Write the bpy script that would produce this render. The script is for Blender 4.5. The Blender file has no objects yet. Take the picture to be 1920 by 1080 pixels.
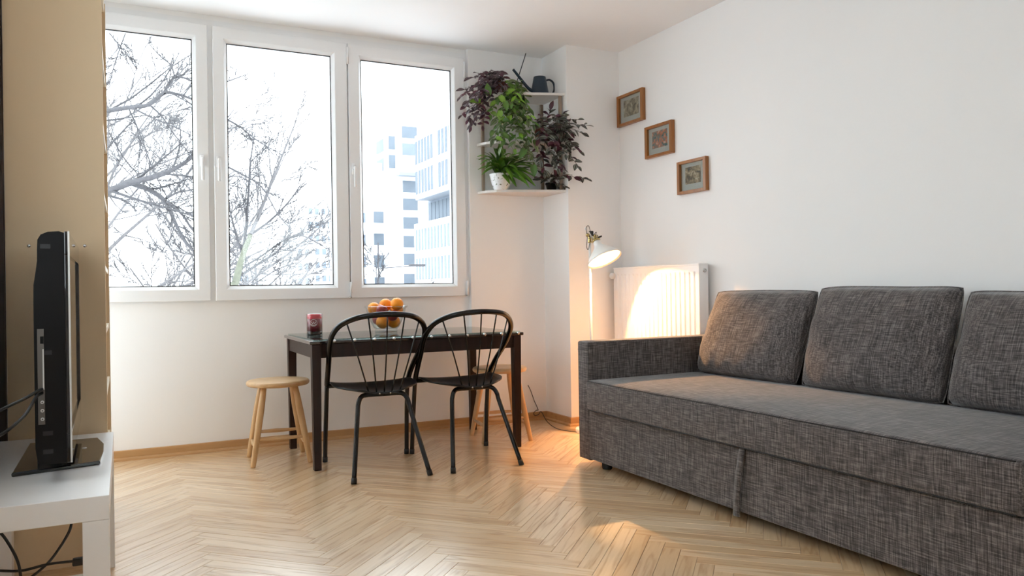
import bpy, bmesh, math, random
from mathutils import Vector, Matrix, Quaternion
random.seed(7)
V = Vector
scene = bpy.context.scene
COL = scene.collection

# ------------------------------------------------------------------ camera, sky, exposure
F_PX = 1450.287
YAW, PITCH, ROLL, CAM_H = math.radians(26.7092), math.radians(0.0384), math.radians(-0.8678), 1.0057
FWD = V((math.sin(YAW) * math.cos(PITCH), math.cos(YAW) * math.cos(PITCH), math.sin(PITCH)))
RGT0 = V((math.cos(YAW), -math.sin(YAW), 0)); UP0 = RGT0.cross(FWD)
RGT = RGT0 * math.cos(ROLL) + UP0 * math.sin(ROLL)
UP = UP0 * math.cos(ROLL) - RGT0 * math.sin(ROLL)
cam_d = bpy.data.cameras.new('camera'); cam = bpy.data.objects.new('camera', cam_d); COL.objects.link(cam)
cam_d.sensor_width = 36; cam_d.lens = F_PX / 1920 * 36; cam_d.clip_start = 0.05; cam_d.clip_end = 900
cam.matrix_world = Matrix(((RGT.x, UP.x, -FWD.x, 0), (RGT.y, UP.y, -FWD.y, 0), (RGT.z, UP.z, -FWD.z, CAM_H), (0, 0, 0, 1)))
scene.camera = cam

world = bpy.data.worlds.new('overcast_sky'); scene.world = world; world.use_nodes = True
wb = world.node_tree.nodes['Background']
wb.inputs[0].default_value = (0.87, 0.94, 1.0, 1); wb.inputs[1].default_value = 6.0

scene.view_settings.view_transform = 'Standard'; scene.view_settings.look = 'None'
scene.view_settings.gamma = 1; scene.view_settings.use_curve_mapping = False
scene.view_settings.exposure = 0.25
scene.cycles.use_denoising = True
scene.cycles.max_bounces = 14; scene.cycles.diffuse_bounces = 8; scene.cycles.glossy_bounces = 4
scene.cycles.transparent_max_bounces = 16; scene.cycles.transmission_bounces = 6
scene.cycles.caustics_reflective = False; scene.cycles.caustics_refractive = False
scene.cycles.sample_clamp_indirect = 8.0

# ------------------------------------------------------------------ pixel -> place helpers (1920x1080 frame)
CAMP = V((0, 0, CAM_H))
def ray(x, y): return FWD + RGT * ((x - 960) / F_PX) - UP * ((y - 540) / F_PX)
def on_y(x, y, yy):
    d = ray(x, y); return CAMP + d * (yy / d.y)
def on_x(x, y, xx):
    d = ray(x, y); return CAMP + d * (xx / d.x)
def on_z(x, y, zz):
    d = ray(x, y); return CAMP + d * ((zz - CAM_H) / d.z)

# ------------------------------------------------------------------ materials
def srgb(r, g, b):
    f = lambda c: (c / 255 / 12.92) if c / 255 <= 0.04045 else ((c / 255 + 0.055) / 1.055) ** 2.4
    return (f(r), f(g), f(b), 1)
def new_mat(name):
    m = bpy.data.materials.new(name); m.use_nodes = True
    nt = m.node_tree; p = nt.nodes['Principled BSDF']
    return m, nt, p
def N(nt, t, **kw):
    n = nt.nodes.new(t)
    for k, v in kw.items():
        if k in n.inputs: n.inputs[k].default_value = v
        else: setattr(n, k, v)
    return n
def plain(name, col, rough=0.5, metal=0.0, var=0.06, scale=8.0, bump=0.0, bscale=200.0, coat=0.0, spec=0.5):
    """colour with a little procedural variation, optional fine relief"""
    m, nt, p = new_mat(name); L = nt.links.new
    tc = N(nt, 'ShaderNodeTexCoord')
    no = N(nt, 'ShaderNodeTexNoise', Scale=scale, Detail=4.0)
    L(tc.outputs['Object'], no.inputs['Vector'])
    mx = N(nt, 'ShaderNodeMix', data_type='RGBA')
    c = V(col[:3])
    mx.inputs[6].default_value = (*(c * (1 - var)), 1); mx.inputs[7].default_value = (*[min(1, q) for q in c * (1 + var)], 1)
    L(no.outputs['Fac'], mx.inputs[0]); L(mx.outputs[2], p.inputs['Base Color'])
    p.inputs['Roughness'].default_value = rough; p.inputs['Metallic'].default_value = metal
    p.inputs['Coat Weight'].default_value = coat; p.inputs['Specular IOR Level'].default_value = spec
    if bump:
        n2 = N(nt, 'ShaderNodeTexNoise', Scale=bscale, Detail=3.0); L(tc.outputs['Object'], n2.inputs['Vector'])
        b = N(nt, 'ShaderNodeBump', Strength=bump, Distance=0.002); L(n2.outputs['Fac'], b.inputs['Height']); L(b.outputs[0], p.inputs['Normal'])
    return m
def wood(name, c1, c2, c3, rough, axis='x', ring=1.0, per_object=True, coat=0.0, gscale=1.0):
    """long-grained wood; grain along the local axis, tone and figure vary per piece"""
    m, nt, p = new_mat(name); L = nt.links.new
    tc = N(nt, 'ShaderNodeTexCoord'); oi = N(nt, 'ShaderNodeObjectInfo')
    sc = N(nt, 'ShaderNodeVectorMath', operation='SCALE'); sc.inputs[0].default_value = (37.1, 11.3, 23.7)
    L(oi.outputs['Random'], sc.inputs['Scale'])
    ad = N(nt, 'ShaderNodeVectorMath', operation='ADD'); L(tc.outputs['Object'], ad.inputs[0])
    if per_object: L(sc.outputs[0], ad.inputs[1])
    mp = N(nt, 'ShaderNodeMapping')
    s = {'x': (1.2, 14, 14), 'y': (14, 1.2, 14), 'z': (14, 14, 1.2)}[axis]
    mp.inputs['Scale'].default_value = tuple(q * gscale for q in s); L(ad.outputs[0], mp.inputs['Vector'])
    n1 = N(nt, 'ShaderNodeTexNoise', Scale=1.0, Detail=2.0); L(mp.outputs[0], n1.inputs['Vector'])
    # growth rings: contour lines of the stretched noise
    mu = N(nt, 'ShaderNodeMath', operation='MULTIPLY'); mu.inputs[1].default_value = 34.0 * ring; L(n1.outputs['Fac'], mu.inputs[0])
    si = N(nt, 'ShaderNodeMath', operation='SINE'); L(mu.outputs[0], si.inputs[0])
    mr = N(nt, 'ShaderNodeMapRange'); mr.inputs[1].default_value = -1; mr.inputs[2].default_value = 1; L(si.outputs[0], mr.inputs[0])
    mp2 = N(nt, 'ShaderNodeMapping'); mp2.inputs['Scale'].default_value = tuple(q * 9 * gscale for q in s); L(ad.outputs[0], mp2.inputs['Vector'])
    n2 = N(nt, 'ShaderNodeTexNoise', Scale=1.0, Detail=3.0); L(mp2.outputs[0], n2.inputs['Vector'])
    mxa = N(nt, 'ShaderNodeMix', data_type='RGBA'); mxa.inputs[6].default_value = c1; mxa.inputs[7].default_value = c2
    L(oi.outputs['Random'], mxa.inputs[0])
    mxb = N(nt, 'ShaderNodeMix', data_type='RGBA'); mxb.inputs[7].default_value = c3; L(mxa.outputs[2], mxb.inputs[6])
    pw = N(nt, 'ShaderNodeMath', operation='POWER'); pw.inputs[1].default_value = 3.0; L(mr.outputs[0], pw.inputs[0])
    m2 = N(nt, 'ShaderNodeMath', operation='MULTIPLY'); L(pw.outputs[0], m2.inputs[0]); L(n2.outputs['Fac'], m2.inputs[1])
    m3 = N(nt, 'ShaderNodeMath', operation='MULTIPLY_ADD'); L(n2.outputs['Fac'], m3.inputs[0]); m3.inputs[1].default_value = 0.45; L(m2.outputs[0], m3.inputs[2])
    m4 = N(nt, 'ShaderNodeMath', operation='MULTIPLY', use_clamp=True); L(m3.outputs[0], m4.inputs[0]); m4.inputs[1].default_value = 0.85
    L(m4.outputs[0], mxb.inputs[0]); L(mxb.outputs[2], p.inputs['Base Color'])
    p.inputs['Roughness'].default_value = rough; p.inputs['Coat Weight'].default_value = coat; p.inputs['Coat Roughness'].default_value = 0.23
    b = N(nt, 'ShaderNodeBump', Strength=0.08, Distance=0.001); L(m3.outputs[0], b.inputs['Height']); L(b.outputs[0], p.inputs['Normal'])
    return m
def thin_glass(name, tint=(1, 1, 1, 1), ior=1.45, base=0.0):
    m = bpy.data.materials.new(name); m.use_nodes = True; nt = m.node_tree; nt.nodes.clear(); L = nt.links.new
    o = N(nt, 'ShaderNodeOutputMaterial'); t = N(nt, 'ShaderNodeBsdfTransparent'); t.inputs[0].default_value = tint
    g = N(nt, 'ShaderNodeBsdfGlossy'); g.inputs['Roughness'].default_value = 0.01
    lw = N(nt, 'ShaderNodeLayerWeight', Blend=0.5)
    pw = N(nt, 'ShaderNodeMath', operation='POWER'); pw.inputs[1].default_value = 5.0; L(lw.outputs['Facing'], pw.inputs[0])
    r0 = ((ior - 1) / (ior + 1)) ** 2
    f = N(nt, 'ShaderNodeMath', operation='MULTIPLY_ADD'); f.inputs[1].default_value = 1 - r0; f.inputs[2].default_value = r0; L(pw.outputs[0], f.inputs[0])
    ad = N(nt, 'ShaderNodeMath', operation='ADD', use_clamp=True); ad.inputs[1].default_value = base; L(f.outputs[0], ad.inputs[0])
    mx = N(nt, 'ShaderNodeMixShader'); L(ad.outputs[0], mx.inputs[0]); L(t.outputs[0], mx.inputs[1]); L(g.outputs[0], mx.inputs[2]); L(mx.outputs[0], o.inputs[0])
    return m
def fabric(name, ca, cb, cc, sa=(230, 13, 230), sb=(13, 230, 13)):
    m, nt, p = new_mat(name); L = nt.links.new
    tc = N(nt, 'ShaderNodeTexCoord')
    def streak(s, d=2.0):
        mp = N(nt, 'ShaderNodeMapping'); mp.inputs['Scale'].default_value = s; L(tc.outputs['Object'], mp.inputs['Vector'])
        n = N(nt, 'ShaderNodeTexNoise', Scale=1.0, Detail=d, Roughness=0.65); L(mp.outputs[0], n.inputs['Vector']); return n.outputs['Fac']
    a = streak(sa); b = streak(sb); big = streak((5, 5, 5), 3.0)
    s = N(nt, 'ShaderNodeMath', operation='ADD'); L(a, s.inputs[0]); L(b, s.inputs[1])
    mr = N(nt, 'ShaderNodeMapRange'); mr.inputs[1].default_value = 0.72; mr.inputs[2].default_value = 1.3; L(s.outputs[0], mr.inputs[0])
    cr = N(nt, 'ShaderNodeValToRGB'); e = cr.color_ramp.elements; e[0].position = 0.1; e[0].color = ca; e[1].position = 0.95; e[1].color = cc
    x = cr.color_ramp.elements.new(0.5); x.color = cb
    L(mr.outputs[0], cr.inputs[0])
    mx = N(nt, 'ShaderNodeMix', data_type='RGBA', blend_type='MULTIPLY'); mx.inputs[0].default_value = 0.18
    L(cr.outputs[0], mx.inputs[6]); g = N(nt, 'ShaderNodeCombineColor')
    for k in range(3): L(big, g.inputs[k])
    ml = N(nt, 'ShaderNodeMix', data_type='RGBA', blend_type='ADD'); ml.inputs[0].default_value = 1; ml.inputs[7].default_value = (.5, .5, .5, 1); L(g.outputs[0], ml.inputs[6])
    L(ml.outputs[2], mx.inputs[7]); L(mx.outputs[2], p.inputs['Base Color'])
    p.inputs['Roughness'].default_value = 0.92; p.inputs['Specular IOR Level'].default_value = 0.15
    p.inputs['Sheen Weight'].default_value = 0.25; p.inputs['Sheen Roughness'].default_value = 0.5
    bu = N(nt, 'ShaderNodeBump', Strength=0.35, Distance=0.0015); L(s.outputs[0], bu.inputs['Height']); L(bu.outputs[0], p.inputs['Normal'])
    return m
def emit(name, col, strength):
    m = bpy.data.materials.new(name); m.use_nodes = True; nt = m.node_tree; nt.nodes.clear()
    o = N(nt, 'ShaderNodeOutputMaterial'); e = N(nt, 'ShaderNodeEmission'); e.inputs[0].default_value = col; e.inputs[1].default_value = strength
    nt.links.new(e.outputs[0], o.inputs[0]); return m
def leaf_mat(name, edge, mid, rough=0.4, stripes=True):
    """leaf with a paler band each side of the midrib (local y across the blade)"""
    m, nt, p = new_mat(name); L = nt.links.new
    tc = N(nt, 'ShaderNodeTexCoord'); sp = N(nt, 'ShaderNodeSeparateXYZ'); L(tc.outputs['Object'], sp.inputs[0])
    ab = N(nt, 'ShaderNodeMath', operation='ABSOLUTE'); L(sp.outputs['Y'], ab.inputs[0])
    cr = N(nt, 'ShaderNodeValToRGB'); e = cr.color_ramp.elements; e[0].position = 0; e[0].color = edge; e[1].position = 1; e[1].color = edge
    mu = N(nt, 'ShaderNodeMath', operation='MULTIPLY'); mu.inputs[1].default_value = 60.0; L(ab.outputs[0], mu.inputs[0])
    if stripes:
        for pos, c in ((0.2, edge), (0.32, mid), (0.62, mid), (0.75, edge)):
            x = cr.color_ramp.elements.new(pos); x.color = c
    else:
        e[0].color = mid
    L(mu.outputs[0], cr.inputs[0])
    oi = N(nt, 'ShaderNodeObjectInfo'); hs = N(nt, 'ShaderNodeHueSaturation'); L(cr.outputs[0], hs.inputs['Color'])
    mr = N(nt, 'ShaderNodeMapRange'); mr.inputs[3].default_value = 0.6; mr.inputs[4].default_value = 1.35; L(oi.outputs['Random'], mr.inputs[0]); L(mr.outputs[0], hs.inputs['Value'])
    L(hs.outputs[0], p.inputs['Base Color']); p.inputs['Roughness'].default_value = rough
    p.inputs['Subsurface Weight'].default_value = 0.0
    return m

M = {}
M['wall'] = plain('wall_paint', (0.855, 0.855, 0.85, 1), 0.75, var=0.012, scale=2, bump=0.08, bscale=60)
M['ceiling'] = plain('ceiling_paint', (0.87, 0.87, 0.87, 1), 0.8, var=0.01, scale=2, bump=0.05, bscale=60)
M['pvc'] = plain('white_pvc', (0.82, 0.83, 0.84, 1), 0.28, var=0.01, scale=3)
M['gasket'] = plain('black_gasket', (0.012, 0.012, 0.013, 1), 0.6)
M['glass'] = thin_glass('window_glass', (0.97, 0.985, 0.98, 1), 1.35)
M['table_glass'] = thin_glass('table_glass', (0.80, 0.92, 0.90, 1), 1.5, 0.02)
M['bowl_glass'] = thin_glass('bowl_glass', (0.95, 0.97, 0.97, 1), 1.5, 0.03)
M['floor'] = wood('oak_parquet', (0.88, 0.69, 0.46, 1), (0.68, 0.46, 0.25, 1), (0.45, 0.255, 0.11, 1), 0.30, 'x', 1.0, coat=1.0)
M['floor'].node_tree.nodes['Principled BSDF'].inputs['Coat IOR'].default_value = 1.8
M['subfloor'] = plain('dark_subfloor', (0.10, 0.055, 0.025, 1), 0.8)
M['oak'] = wood('oak_skirting', (0.50, 0.29, 0.125, 1), (0.50, 0.29, 0.125, 1), (0.38, 0.2, 0.08, 1), 0.4, 'x', 0.6)
M['pine'] = wood('birch_stool_wood', (0.68, 0.45, 0.24, 1), (0.64, 0.41, 0.2, 1), (0.50, 0.29, 0.12, 1), 0.42, 'z', 0.5)
M['pine_x'] = wood('birch_seat_wood', (0.70, 0.49, 0.28, 1), (0.66, 0.44, 0.24, 1), (0.52, 0.31, 0.14, 1), 0.38, 'x', 0.5)
M['dark_wood'] = wood('dark_brown_table_wood', (0.030, 0.013, 0.009, 1), (0.024, 0.010, 0.007, 1), (0.012, 0.005, 0.004, 1), 0.38, 'z', 0.5, coat=0.0)
M['dark_wood'].node_tree.nodes['Principled BSDF'].inputs['Specular IOR Level'].default_value = 0.25
M['table_edge'] = wood('polished_dark_tabletop', (0.030, 0.013, 0.009, 1), (0.024, 0.010, 0.007, 1), (0.012, 0.005, 0.004, 1), 0.12, 'x', 0.5, coat=1.0)
M['jar_glass'] = thin_glass('jar_glass', (0.98, 0.96, 0.96, 1), 1.35)
M['frame_wood'] = wood('amber_frame_wood', (0.36, 0.145, 0.030, 1), (0.32, 0.12, 0.025, 1), (0.22, 0.075, 0.015, 1), 0.35, 'z', 0.6, coat=0.2)
M['black_metal'] = plain('black_lacquered_metal', (0.004, 0.004, 0.0045, 1), 0.22, var=0.1, spec=0.35)
M['black_seat'] = plain('black_painted_seat', (0.008, 0.008, 0.0095, 1), 0.4, var=0.15, spec=0.35, bump=0.05, bscale=300)
M['black_rubber'] = plain('black_rubber', (0.010, 0.010, 0.010, 1), 0.6)
M['fabric'] = fabric('charcoal_linen_weave', (0.036, 0.031, 0.031, 1), (0.094, 0.082, 0.080, 1), (0.215, 0.192, 0.184, 1))
M['fabric_arm'] = fabric('charcoal_linen_weave_upright', (0.036, 0.031, 0.031, 1), (0.094, 0.082, 0.080, 1), (0.215, 0.192, 0.184, 1), (13, 13, 230), (230, 230, 13))
M['fabric_seam'] = plain('dark_seam_thread', (0.03, 0.026, 0.026, 1), 0.9)
M['radiator'] = plain('white_radiator_enamel', (0.86, 0.86, 0.86, 1), 0.3, var=0.008)
M['white_metal'] = plain('white_lamp_enamel', (0.86, 0.85, 0.82, 1), 0.3, var=0.01)
M['brass'] = plain('brass', (0.62, 0.48, 0.2, 1), 0.25, 1.0)
M['chrome'] = plain('grey_metal', (0.55, 0.55, 0.55, 1), 0.25, 1.0)
M['bench'] = plain('white_foil_bench', (0.80, 0.79, 0.78, 1), 0.33, var=0.015, bump=0.03, bscale=400)
M['cream'] = plain('cream_bookcase_foil', (0.68, 0.53, 0.345, 1), 0.5, var=0.02, scale=3)
M['cream_edge'] = plain('cream_bookcase_edge', (0.76, 0.68, 0.52, 1), 0.45, var=0.02)
M['dark_trim'] = wood('dark_brown_trim', (0.028, 0.012, 0.008, 1), (0.028, 0.012, 0.008, 1), (0.014, 0.006, 0.004, 1), 0.45, 'z', 0.5)
M['tv_black'] = plain('television_black_plastic', (0.0035, 0.0032, 0.0034, 1), 0.45, var=0.1, spec=0.2, bump=0.03, bscale=500)
M['tv_gloss'] = plain('television_glossy_black', (0.006, 0.006, 0.007, 1), 0.06, var=0.05, coat=0.6)
M['tv_silver'] = plain('silver_plastic', (0.55, 0.54, 0.52, 1), 0.35)
M['tv_grey'] = plain('grey_socket_panel', (0.10, 0.09, 0.08, 1), 0.5)
M['cable'] = plain('black_cable', (0.010, 0.010, 0.010, 1), 0.5)
M['white_plastic'] = plain('white_plastic', (0.80, 0.80, 0.79, 1), 0.4)
M['shelf'] = plain('white_shelf_paint', (0.74, 0.70, 0.66, 1), 0.5, var=0.03)
M['shelf_post'] = wood('greyed_post_wood', (0.33, 0.25, 0.19, 1), (0.30, 0.23, 0.17, 1), (0.2, 0.14, 0.1, 1), 0.6, 'z', 0.6)
M['can_blue'] = plain('dark_blue_can_plastic', (0.010, 0.026, 0.046, 1), 0.45, var=0.08)
M['terracotta'] = plain('dark_terracotta', (0.16, 0.045, 0.025, 1), 0.7)
M['soil'] = plain('soil', (0.03, 0.02, 0.014, 1), 0.95, var=0.4, scale=60, bump=0.6, bscale=120)
M['orange'] = plain('orange_peel', (0.95, 0.31, 0.004, 1), 0.45, var=0.06, bump=0.35, bscale=380)
M['apple'] = plain('apple_skin', (0.36, 0.028, 0.024, 1), 0.3, var=0.45, scale=30)
M['stem'] = plain('brown_stalk', (0.10, 0.05, 0.02, 1), 0.8)
M['leaf_purple'] = leaf_mat('purple_leaf', (0.030, 0.012, 0.018, 1), (0.13, 0.095, 0.105, 1))
M['leaf_zebrina'] = leaf_mat('striped_leaf', (0.028, 0.018, 0.016, 1), (0.17, 0.19, 0.15, 1))
M['leaf_under'] = leaf_mat('purple_underside_leaf', (0.055, 0.010, 0.022, 1), (0.075, 0.014, 0.03, 1), stripes=False)
M['leaf_green'] = leaf_mat('green_leaf', (0.055, 0.135, 0.016, 1), (0.075, 0.17, 0.024, 1), stripes=False)
M['leaf_lime'] = leaf_mat('bright_green_leaf', (0.15, 0.31, 0.022, 1), (0.20, 0.38, 0.04, 1), stripes=False)
M['leaf_dull'] = leaf_mat('grey_green_leaf', (0.055, 0.085, 0.03, 1), (0.15, 0.19, 0.085, 1))
M['fern'] = leaf_mat('fern_green', (0.10, 0.225, 0.018, 1), (0.12, 0.26, 0.022, 1), stripes=False)
M['green_stem'] = plain('green_stem', (0.16, 0.22, 0.06, 1), 0.6)
M['purple_stem'] = plain('purple_stem', (0.12, 0.06, 0.07, 1), 0.6)
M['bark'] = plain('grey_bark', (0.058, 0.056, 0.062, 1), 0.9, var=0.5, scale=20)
M['bark_far'] = plain('hazed_grey_bark', (0.105, 0.10, 0.105, 1), 0.9, var=0.3, scale=10)  # bark paled for distance, haze put into the colour
M['bark_moss'] = plain('mossy_bark', (0.11, 0.115, 0.088, 1), 0.9, var=0.4, scale=14)
M['render_white'] = plain('white_render', (0.82, 0.83, 0.85, 1), 0.8, var=0.02, scale=0.3)
M['pane_blue'] = plain('blue_grey_panes', (0.125, 0.145, 0.17, 1), 0.8, var=0.2, scale=0.6, spec=0.1)  # panes lightened to stand in for haze over the buildings
M['pane_pale'] = plain('pale_grey_panes', (0.155, 0.18, 0.215, 1), 0.8, var=0.2, scale=0.6, spec=0.1)  # paler panes, haze mixed into their colour
M['soffit'] = plain('grey_soffit', (0.2, 0.22, 0.25, 1), 0.7)
M['ground'] = plain('snowy_ground', (0.62, 0.63, 0.65, 1), 0.9, var=0.1, scale=0.2)

# ------------------------------------------------------------------ mesh helpers
def obj(name, me, mat, parent=None):
    o = bpy.data.objects.new(name, me); COL.objects.link(o)
    if mat and not me.materials: me.materials.append(mat)
    if parent is not None:
        o.parent = parent
    return o
ORG = {}
def tag(o, label=None, cat=None, group=None, kind=None):
    if label: o['label'] = label
    if cat: o['category'] = cat
    if group: o['group'] = group
    if kind: o['kind'] = kind
    return o
def thing(name, loc, label, cat, group=None, rz=0.0):
    e = bpy.data.objects.new(name, None); COL.objects.link(e); e.empty_display_size = 0.1
    e.location = loc; e.rotation_euler = (0, 0, rz)
    ORG[e.name] = Matrix.Translation(V(loc)) @ Matrix.Rotation(rz, 4, 'Z')
    return tag(e, label, cat, group)
def finish(name, bm, mat, parent=None, smooth=False, world=True):
    """world=True: the bmesh is in world space; keep it there although it is parented"""
    bmesh.ops.recalc_face_normals(bm, faces=bm.faces)
    me = bpy.data.meshes.new(name); bm.to_mesh(me); bm.free()
    if smooth:
        for f in me.polygons: f.use_smooth = True
    return place(name, me, mat, parent, world)
def place(name, me, mat, parent=None, world=True, mw=None):
    o = bpy.data.objects.new(name, me); COL.objects.link(o)
    if mat is not None and not me.materials: me.materials.append(mat)
    if mw is not None: o.matrix_world = mw
    if parent is not None:
        o.parent = parent
        P = ORG.get(parent.name, Matrix.Identity(4))
        if world: o.matrix_parent_inverse = P.inverted()
        ORG[o.name] = P if not world else P
        if world:
            # children of a part live in the same world frame
            ORG[o.name] = (mw if mw is not None else Matrix.Identity(4))
        else:
            ORG[o.name] = P @ (mw if mw is not None else Matrix.Identity(4))
    else:
        ORG[o.name] = mw if mw is not None else Matrix.Identity(4)
    return o
def add_box(bm, x0, x1, y0, y1, z0, z1, bev=0.0, seg=2):
    r = bmesh.ops.create_cube(bm, size=1.0)
    vs = r['verts']
    for v in vs:
        v.co = V((x0 + (v.co.x + .5) * (x1 - x0), y0 + (v.co.y + .5) * (y1 - y0), z0 + (v.co.z + .5) * (z1 - z0)))
    if bev > 0:
        es = list({e for v in vs for e in v.link_edges})
        bmesh.ops.bevel(bm, geom=es, offset=bev, segments=seg, affect='EDGES', profile=0.5)
def box(name, x0, x1, y0, y1, z0, z1, mat, parent=None, bev=0.0, world=True, seg=2):
    bm = bmesh.new(); add_box(bm, min(x0, x1), max(x0, x1), min(y0, y1), max(y0, y1), min(z0, z1), max(z0, z1), bev, seg)
    return finish(name, bm, mat, parent, bev > 0.006, world)
def sweep(bm, pts, r, seg=8, closed=False, cap=True):
    pts = [V(p) for p in pts]; n = len(pts)
    rs = r if isinstance(r, (list, tuple)) else [r] * n
    rings = []; up = None
    for i in range(n):
        a = pts[(i - 1) % n] if closed or i > 0 else pts[i]
        b = pts[(i + 1) % n] if closed or i < n - 1 else pts[i]
        t = (b - a)
        t = t.normalized() if t.length > 1e-9 else V((0, 0, 1))
        if up is None:
            up = t.orthogonal().normalized()
        else:
            up = (up - t * up.dot(t))
            up = up.normalized() if up.length > 1e-6 else t.orthogonal().normalized()
        w = t.cross(up)
        rings.append([bm.verts.new(pts[i] + (up * math.cos(2 * math.pi * k / seg) + w * math.sin(2 * math.pi * k / seg)) * rs[i]) for k in range(seg)])
    m = n if closed else n - 1
    for i in range(m):
        A, B = rings[i], rings[(i + 1) % n]
        for k in range(seg):
            bm.faces.new((A[k], A[(k + 1) % seg], B[(k + 1) % seg], B[k]))
    if cap and not closed:
        bm.faces.new(rings[0][::-1]); bm.faces.new(rings[-1])
def tube(name, pts, r, mat, parent=None, seg=8, closed=False, world=True):
    bm = bmesh.new(); sweep(bm, pts, r, seg, closed)
    return finish(name, bm, mat, parent, True, world)
def smooth_path(pts, n=6):
    """Catmull-Rom through the points"""
    P = [V(p) for p in pts]; P = [P[0] * 2 - P[1]] + P + [P[-1] * 2 - P[-2]]; out = []
    for i in range(1, len(P) - 2):
        for k in range(n):
            t = k / n; a, b, c, d = P[i - 1], P[i], P[i + 1], P[i + 2]
            out.append(0.5 * ((2 * b) + (c - a) * t + (2 * a - 5 * b + 4 * c - d) * t * t + (3 * b - a - 3 * c + d) * t ** 3))
    out.append(P[-2]); return out
def lathe_bm(prof, seg=32, mw=None):
    bm = bmesh.new(); rings = []
    for r, z in prof:
        if r < 1e-6: rings.append([bm.verts.new((0, 0, z))])
        else: rings.append([bm.verts.new((r * math.cos(2 * math.pi * k / seg), r * math.sin(2 * math.pi * k / seg), z)) for k in range(seg)])
    for A, B in zip(rings[:-1], rings[1:]):
        if len(A) == 1 and len(B) == 1: continue
        for k in range(seg):
            q = (k + 1) % seg
            if len(A) == 1: bm.faces.new((A[0], B[q], B[k]))
            elif len(B) == 1: bm.faces.new((A[k], A[q], B[0]))
            else: bm.faces.new((A[k], A[q], B[q], B[k]))
    if mw is not None: bm.transform(mw)
    return bm
def lathe(name, prof, mat, parent=None, mw=None, seg=32, world=True):
    return finish(name, lathe_bm(prof, seg, mw), mat, parent, True, world)
def prism(name, poly, z0, z1, mat, parent=None, bev=0.0, world=True, mw=None):
    bm = bmesh.new()
    a = [bm.verts.new((x, y, z0)) for x, y in poly]; b = [bm.verts.new((x, y, z1)) for x, y in poly]
    bm.faces.new(a[::-1]); bm.faces.new(b); n = len(poly)
    for i in range(n): bm.faces.new((a[i], a[(i + 1) % n], b[(i + 1) % n], b[i]))
    if bev: bmesh.ops.bevel(bm, geom=list(bm.edges), offset=bev, segments=1, affect='EDGES')
    if mw is not None: bm.transform(mw)
    return finish(name, bm, mat, parent, False, world)
def T(x, y, z): return Matrix.Translation(V((x, y, z)))
def aim(loc, d, twist=0.0):
    """matrix that takes local +z to direction d"""
    return Matrix.Translation(V(loc)) @ V(d).to_track_quat('Z', 'Y').to_matrix().to_4x4() @ Matrix.Rotation(twist, 4, 'Z')
def struct(o, label=None):
    o['kind'] = 'structure'
    if label: o['label'] = label
    return o

# ------------------------------------------------------------------ the room
W, WS = 5.2527, 5.211          # window wall, and the slightly proud stretch beside the window
XL, XR, YB, H = -0.45, 3.3639, -0.95, 2.7741
XC, YC, XS = 2.9049, 4.8415, 2.287
bm = bmesh.new(); add_box(bm, XL - .3, XR + .3, YB - .3, W + .35, -0.12, -0.014)
floor = struct(finish('floor', bm, M['subfloor']), 'polished oak herringbone parquet floor')
struct(box('ceiling', XL - .3, XR + .3, YB - .3, W + .35, H, H + .15, M['ceiling']), 'plain white ceiling')
LY0, LY1, LZ0, LZ1 = 1.20, 2.65, 0.95, 2.35       # side window added past the picture's left edge to let in daylight
DY0, DY1, DZ1 = 4.62, 5.18, 2.30                    # glazed balcony door added out of sight behind the bookcase for its daylight
bm = bmesh.new()
add_box(bm, XL - .3, XL, YB - .3, LY0, -0.014, H); add_box(bm, XL - .3, XL, LY1, DY0, -0.014, H); add_box(bm, XL - .3, XL, DY1, W + .35, -0.014, H); add_box(bm, XL - .3, XL, DY0, DY1, DZ1, H)
add_box(bm, XL - .3, XL, LY0, LY1, -0.014, LZ0); add_box(bm, XL - .3, XL, LY0, LY1, LZ1, H)
struct(finish('wall_left', bm, M['wall']), 'pale wall behind the bookcase')
struct(box('wall_right', XR, XR + .3, YB - .3, W + .35, -0.014, H, M['wall']), 'plain white wall behind the sofa')
RX0, RX1, RZ0, RZ1 = 1.45, 2.55, 1.00, 2.10          # unseen window added behind the camera as fill light
bm = bmesh.new()
add_box(bm, XL, RX0, YB - .3, YB, -0.014, H); add_box(bm, RX1, XR, YB - .3, YB, -0.014, H)
add_box(bm, RX0, RX1, YB - .3, YB, -0.014, RZ0); add_box(bm, RX0, RX1, YB - .3, YB, RZ1, H)
struct(finish('wall_rear', bm, M['wall']), 'white wall behind the camera')
bm = bmesh.new()
ZB, ZT = 0.945, 2.742
add_box(bm, XL, XS, W, W + .35, -0.014, ZB); add_box(bm, XL, XS, W, W + .35, ZT, H)
add_box(bm, XS, XR, WS, W + .35, -0.014, H)
struct(finish('wall_window', bm, M['wall']), 'white wall around and below the triple window')
struct(box('wall_pillar', XC, XR, YC, WS, -0.014, H, M['wall']), 'white pillar in the corner beside the plant shelf')

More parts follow.
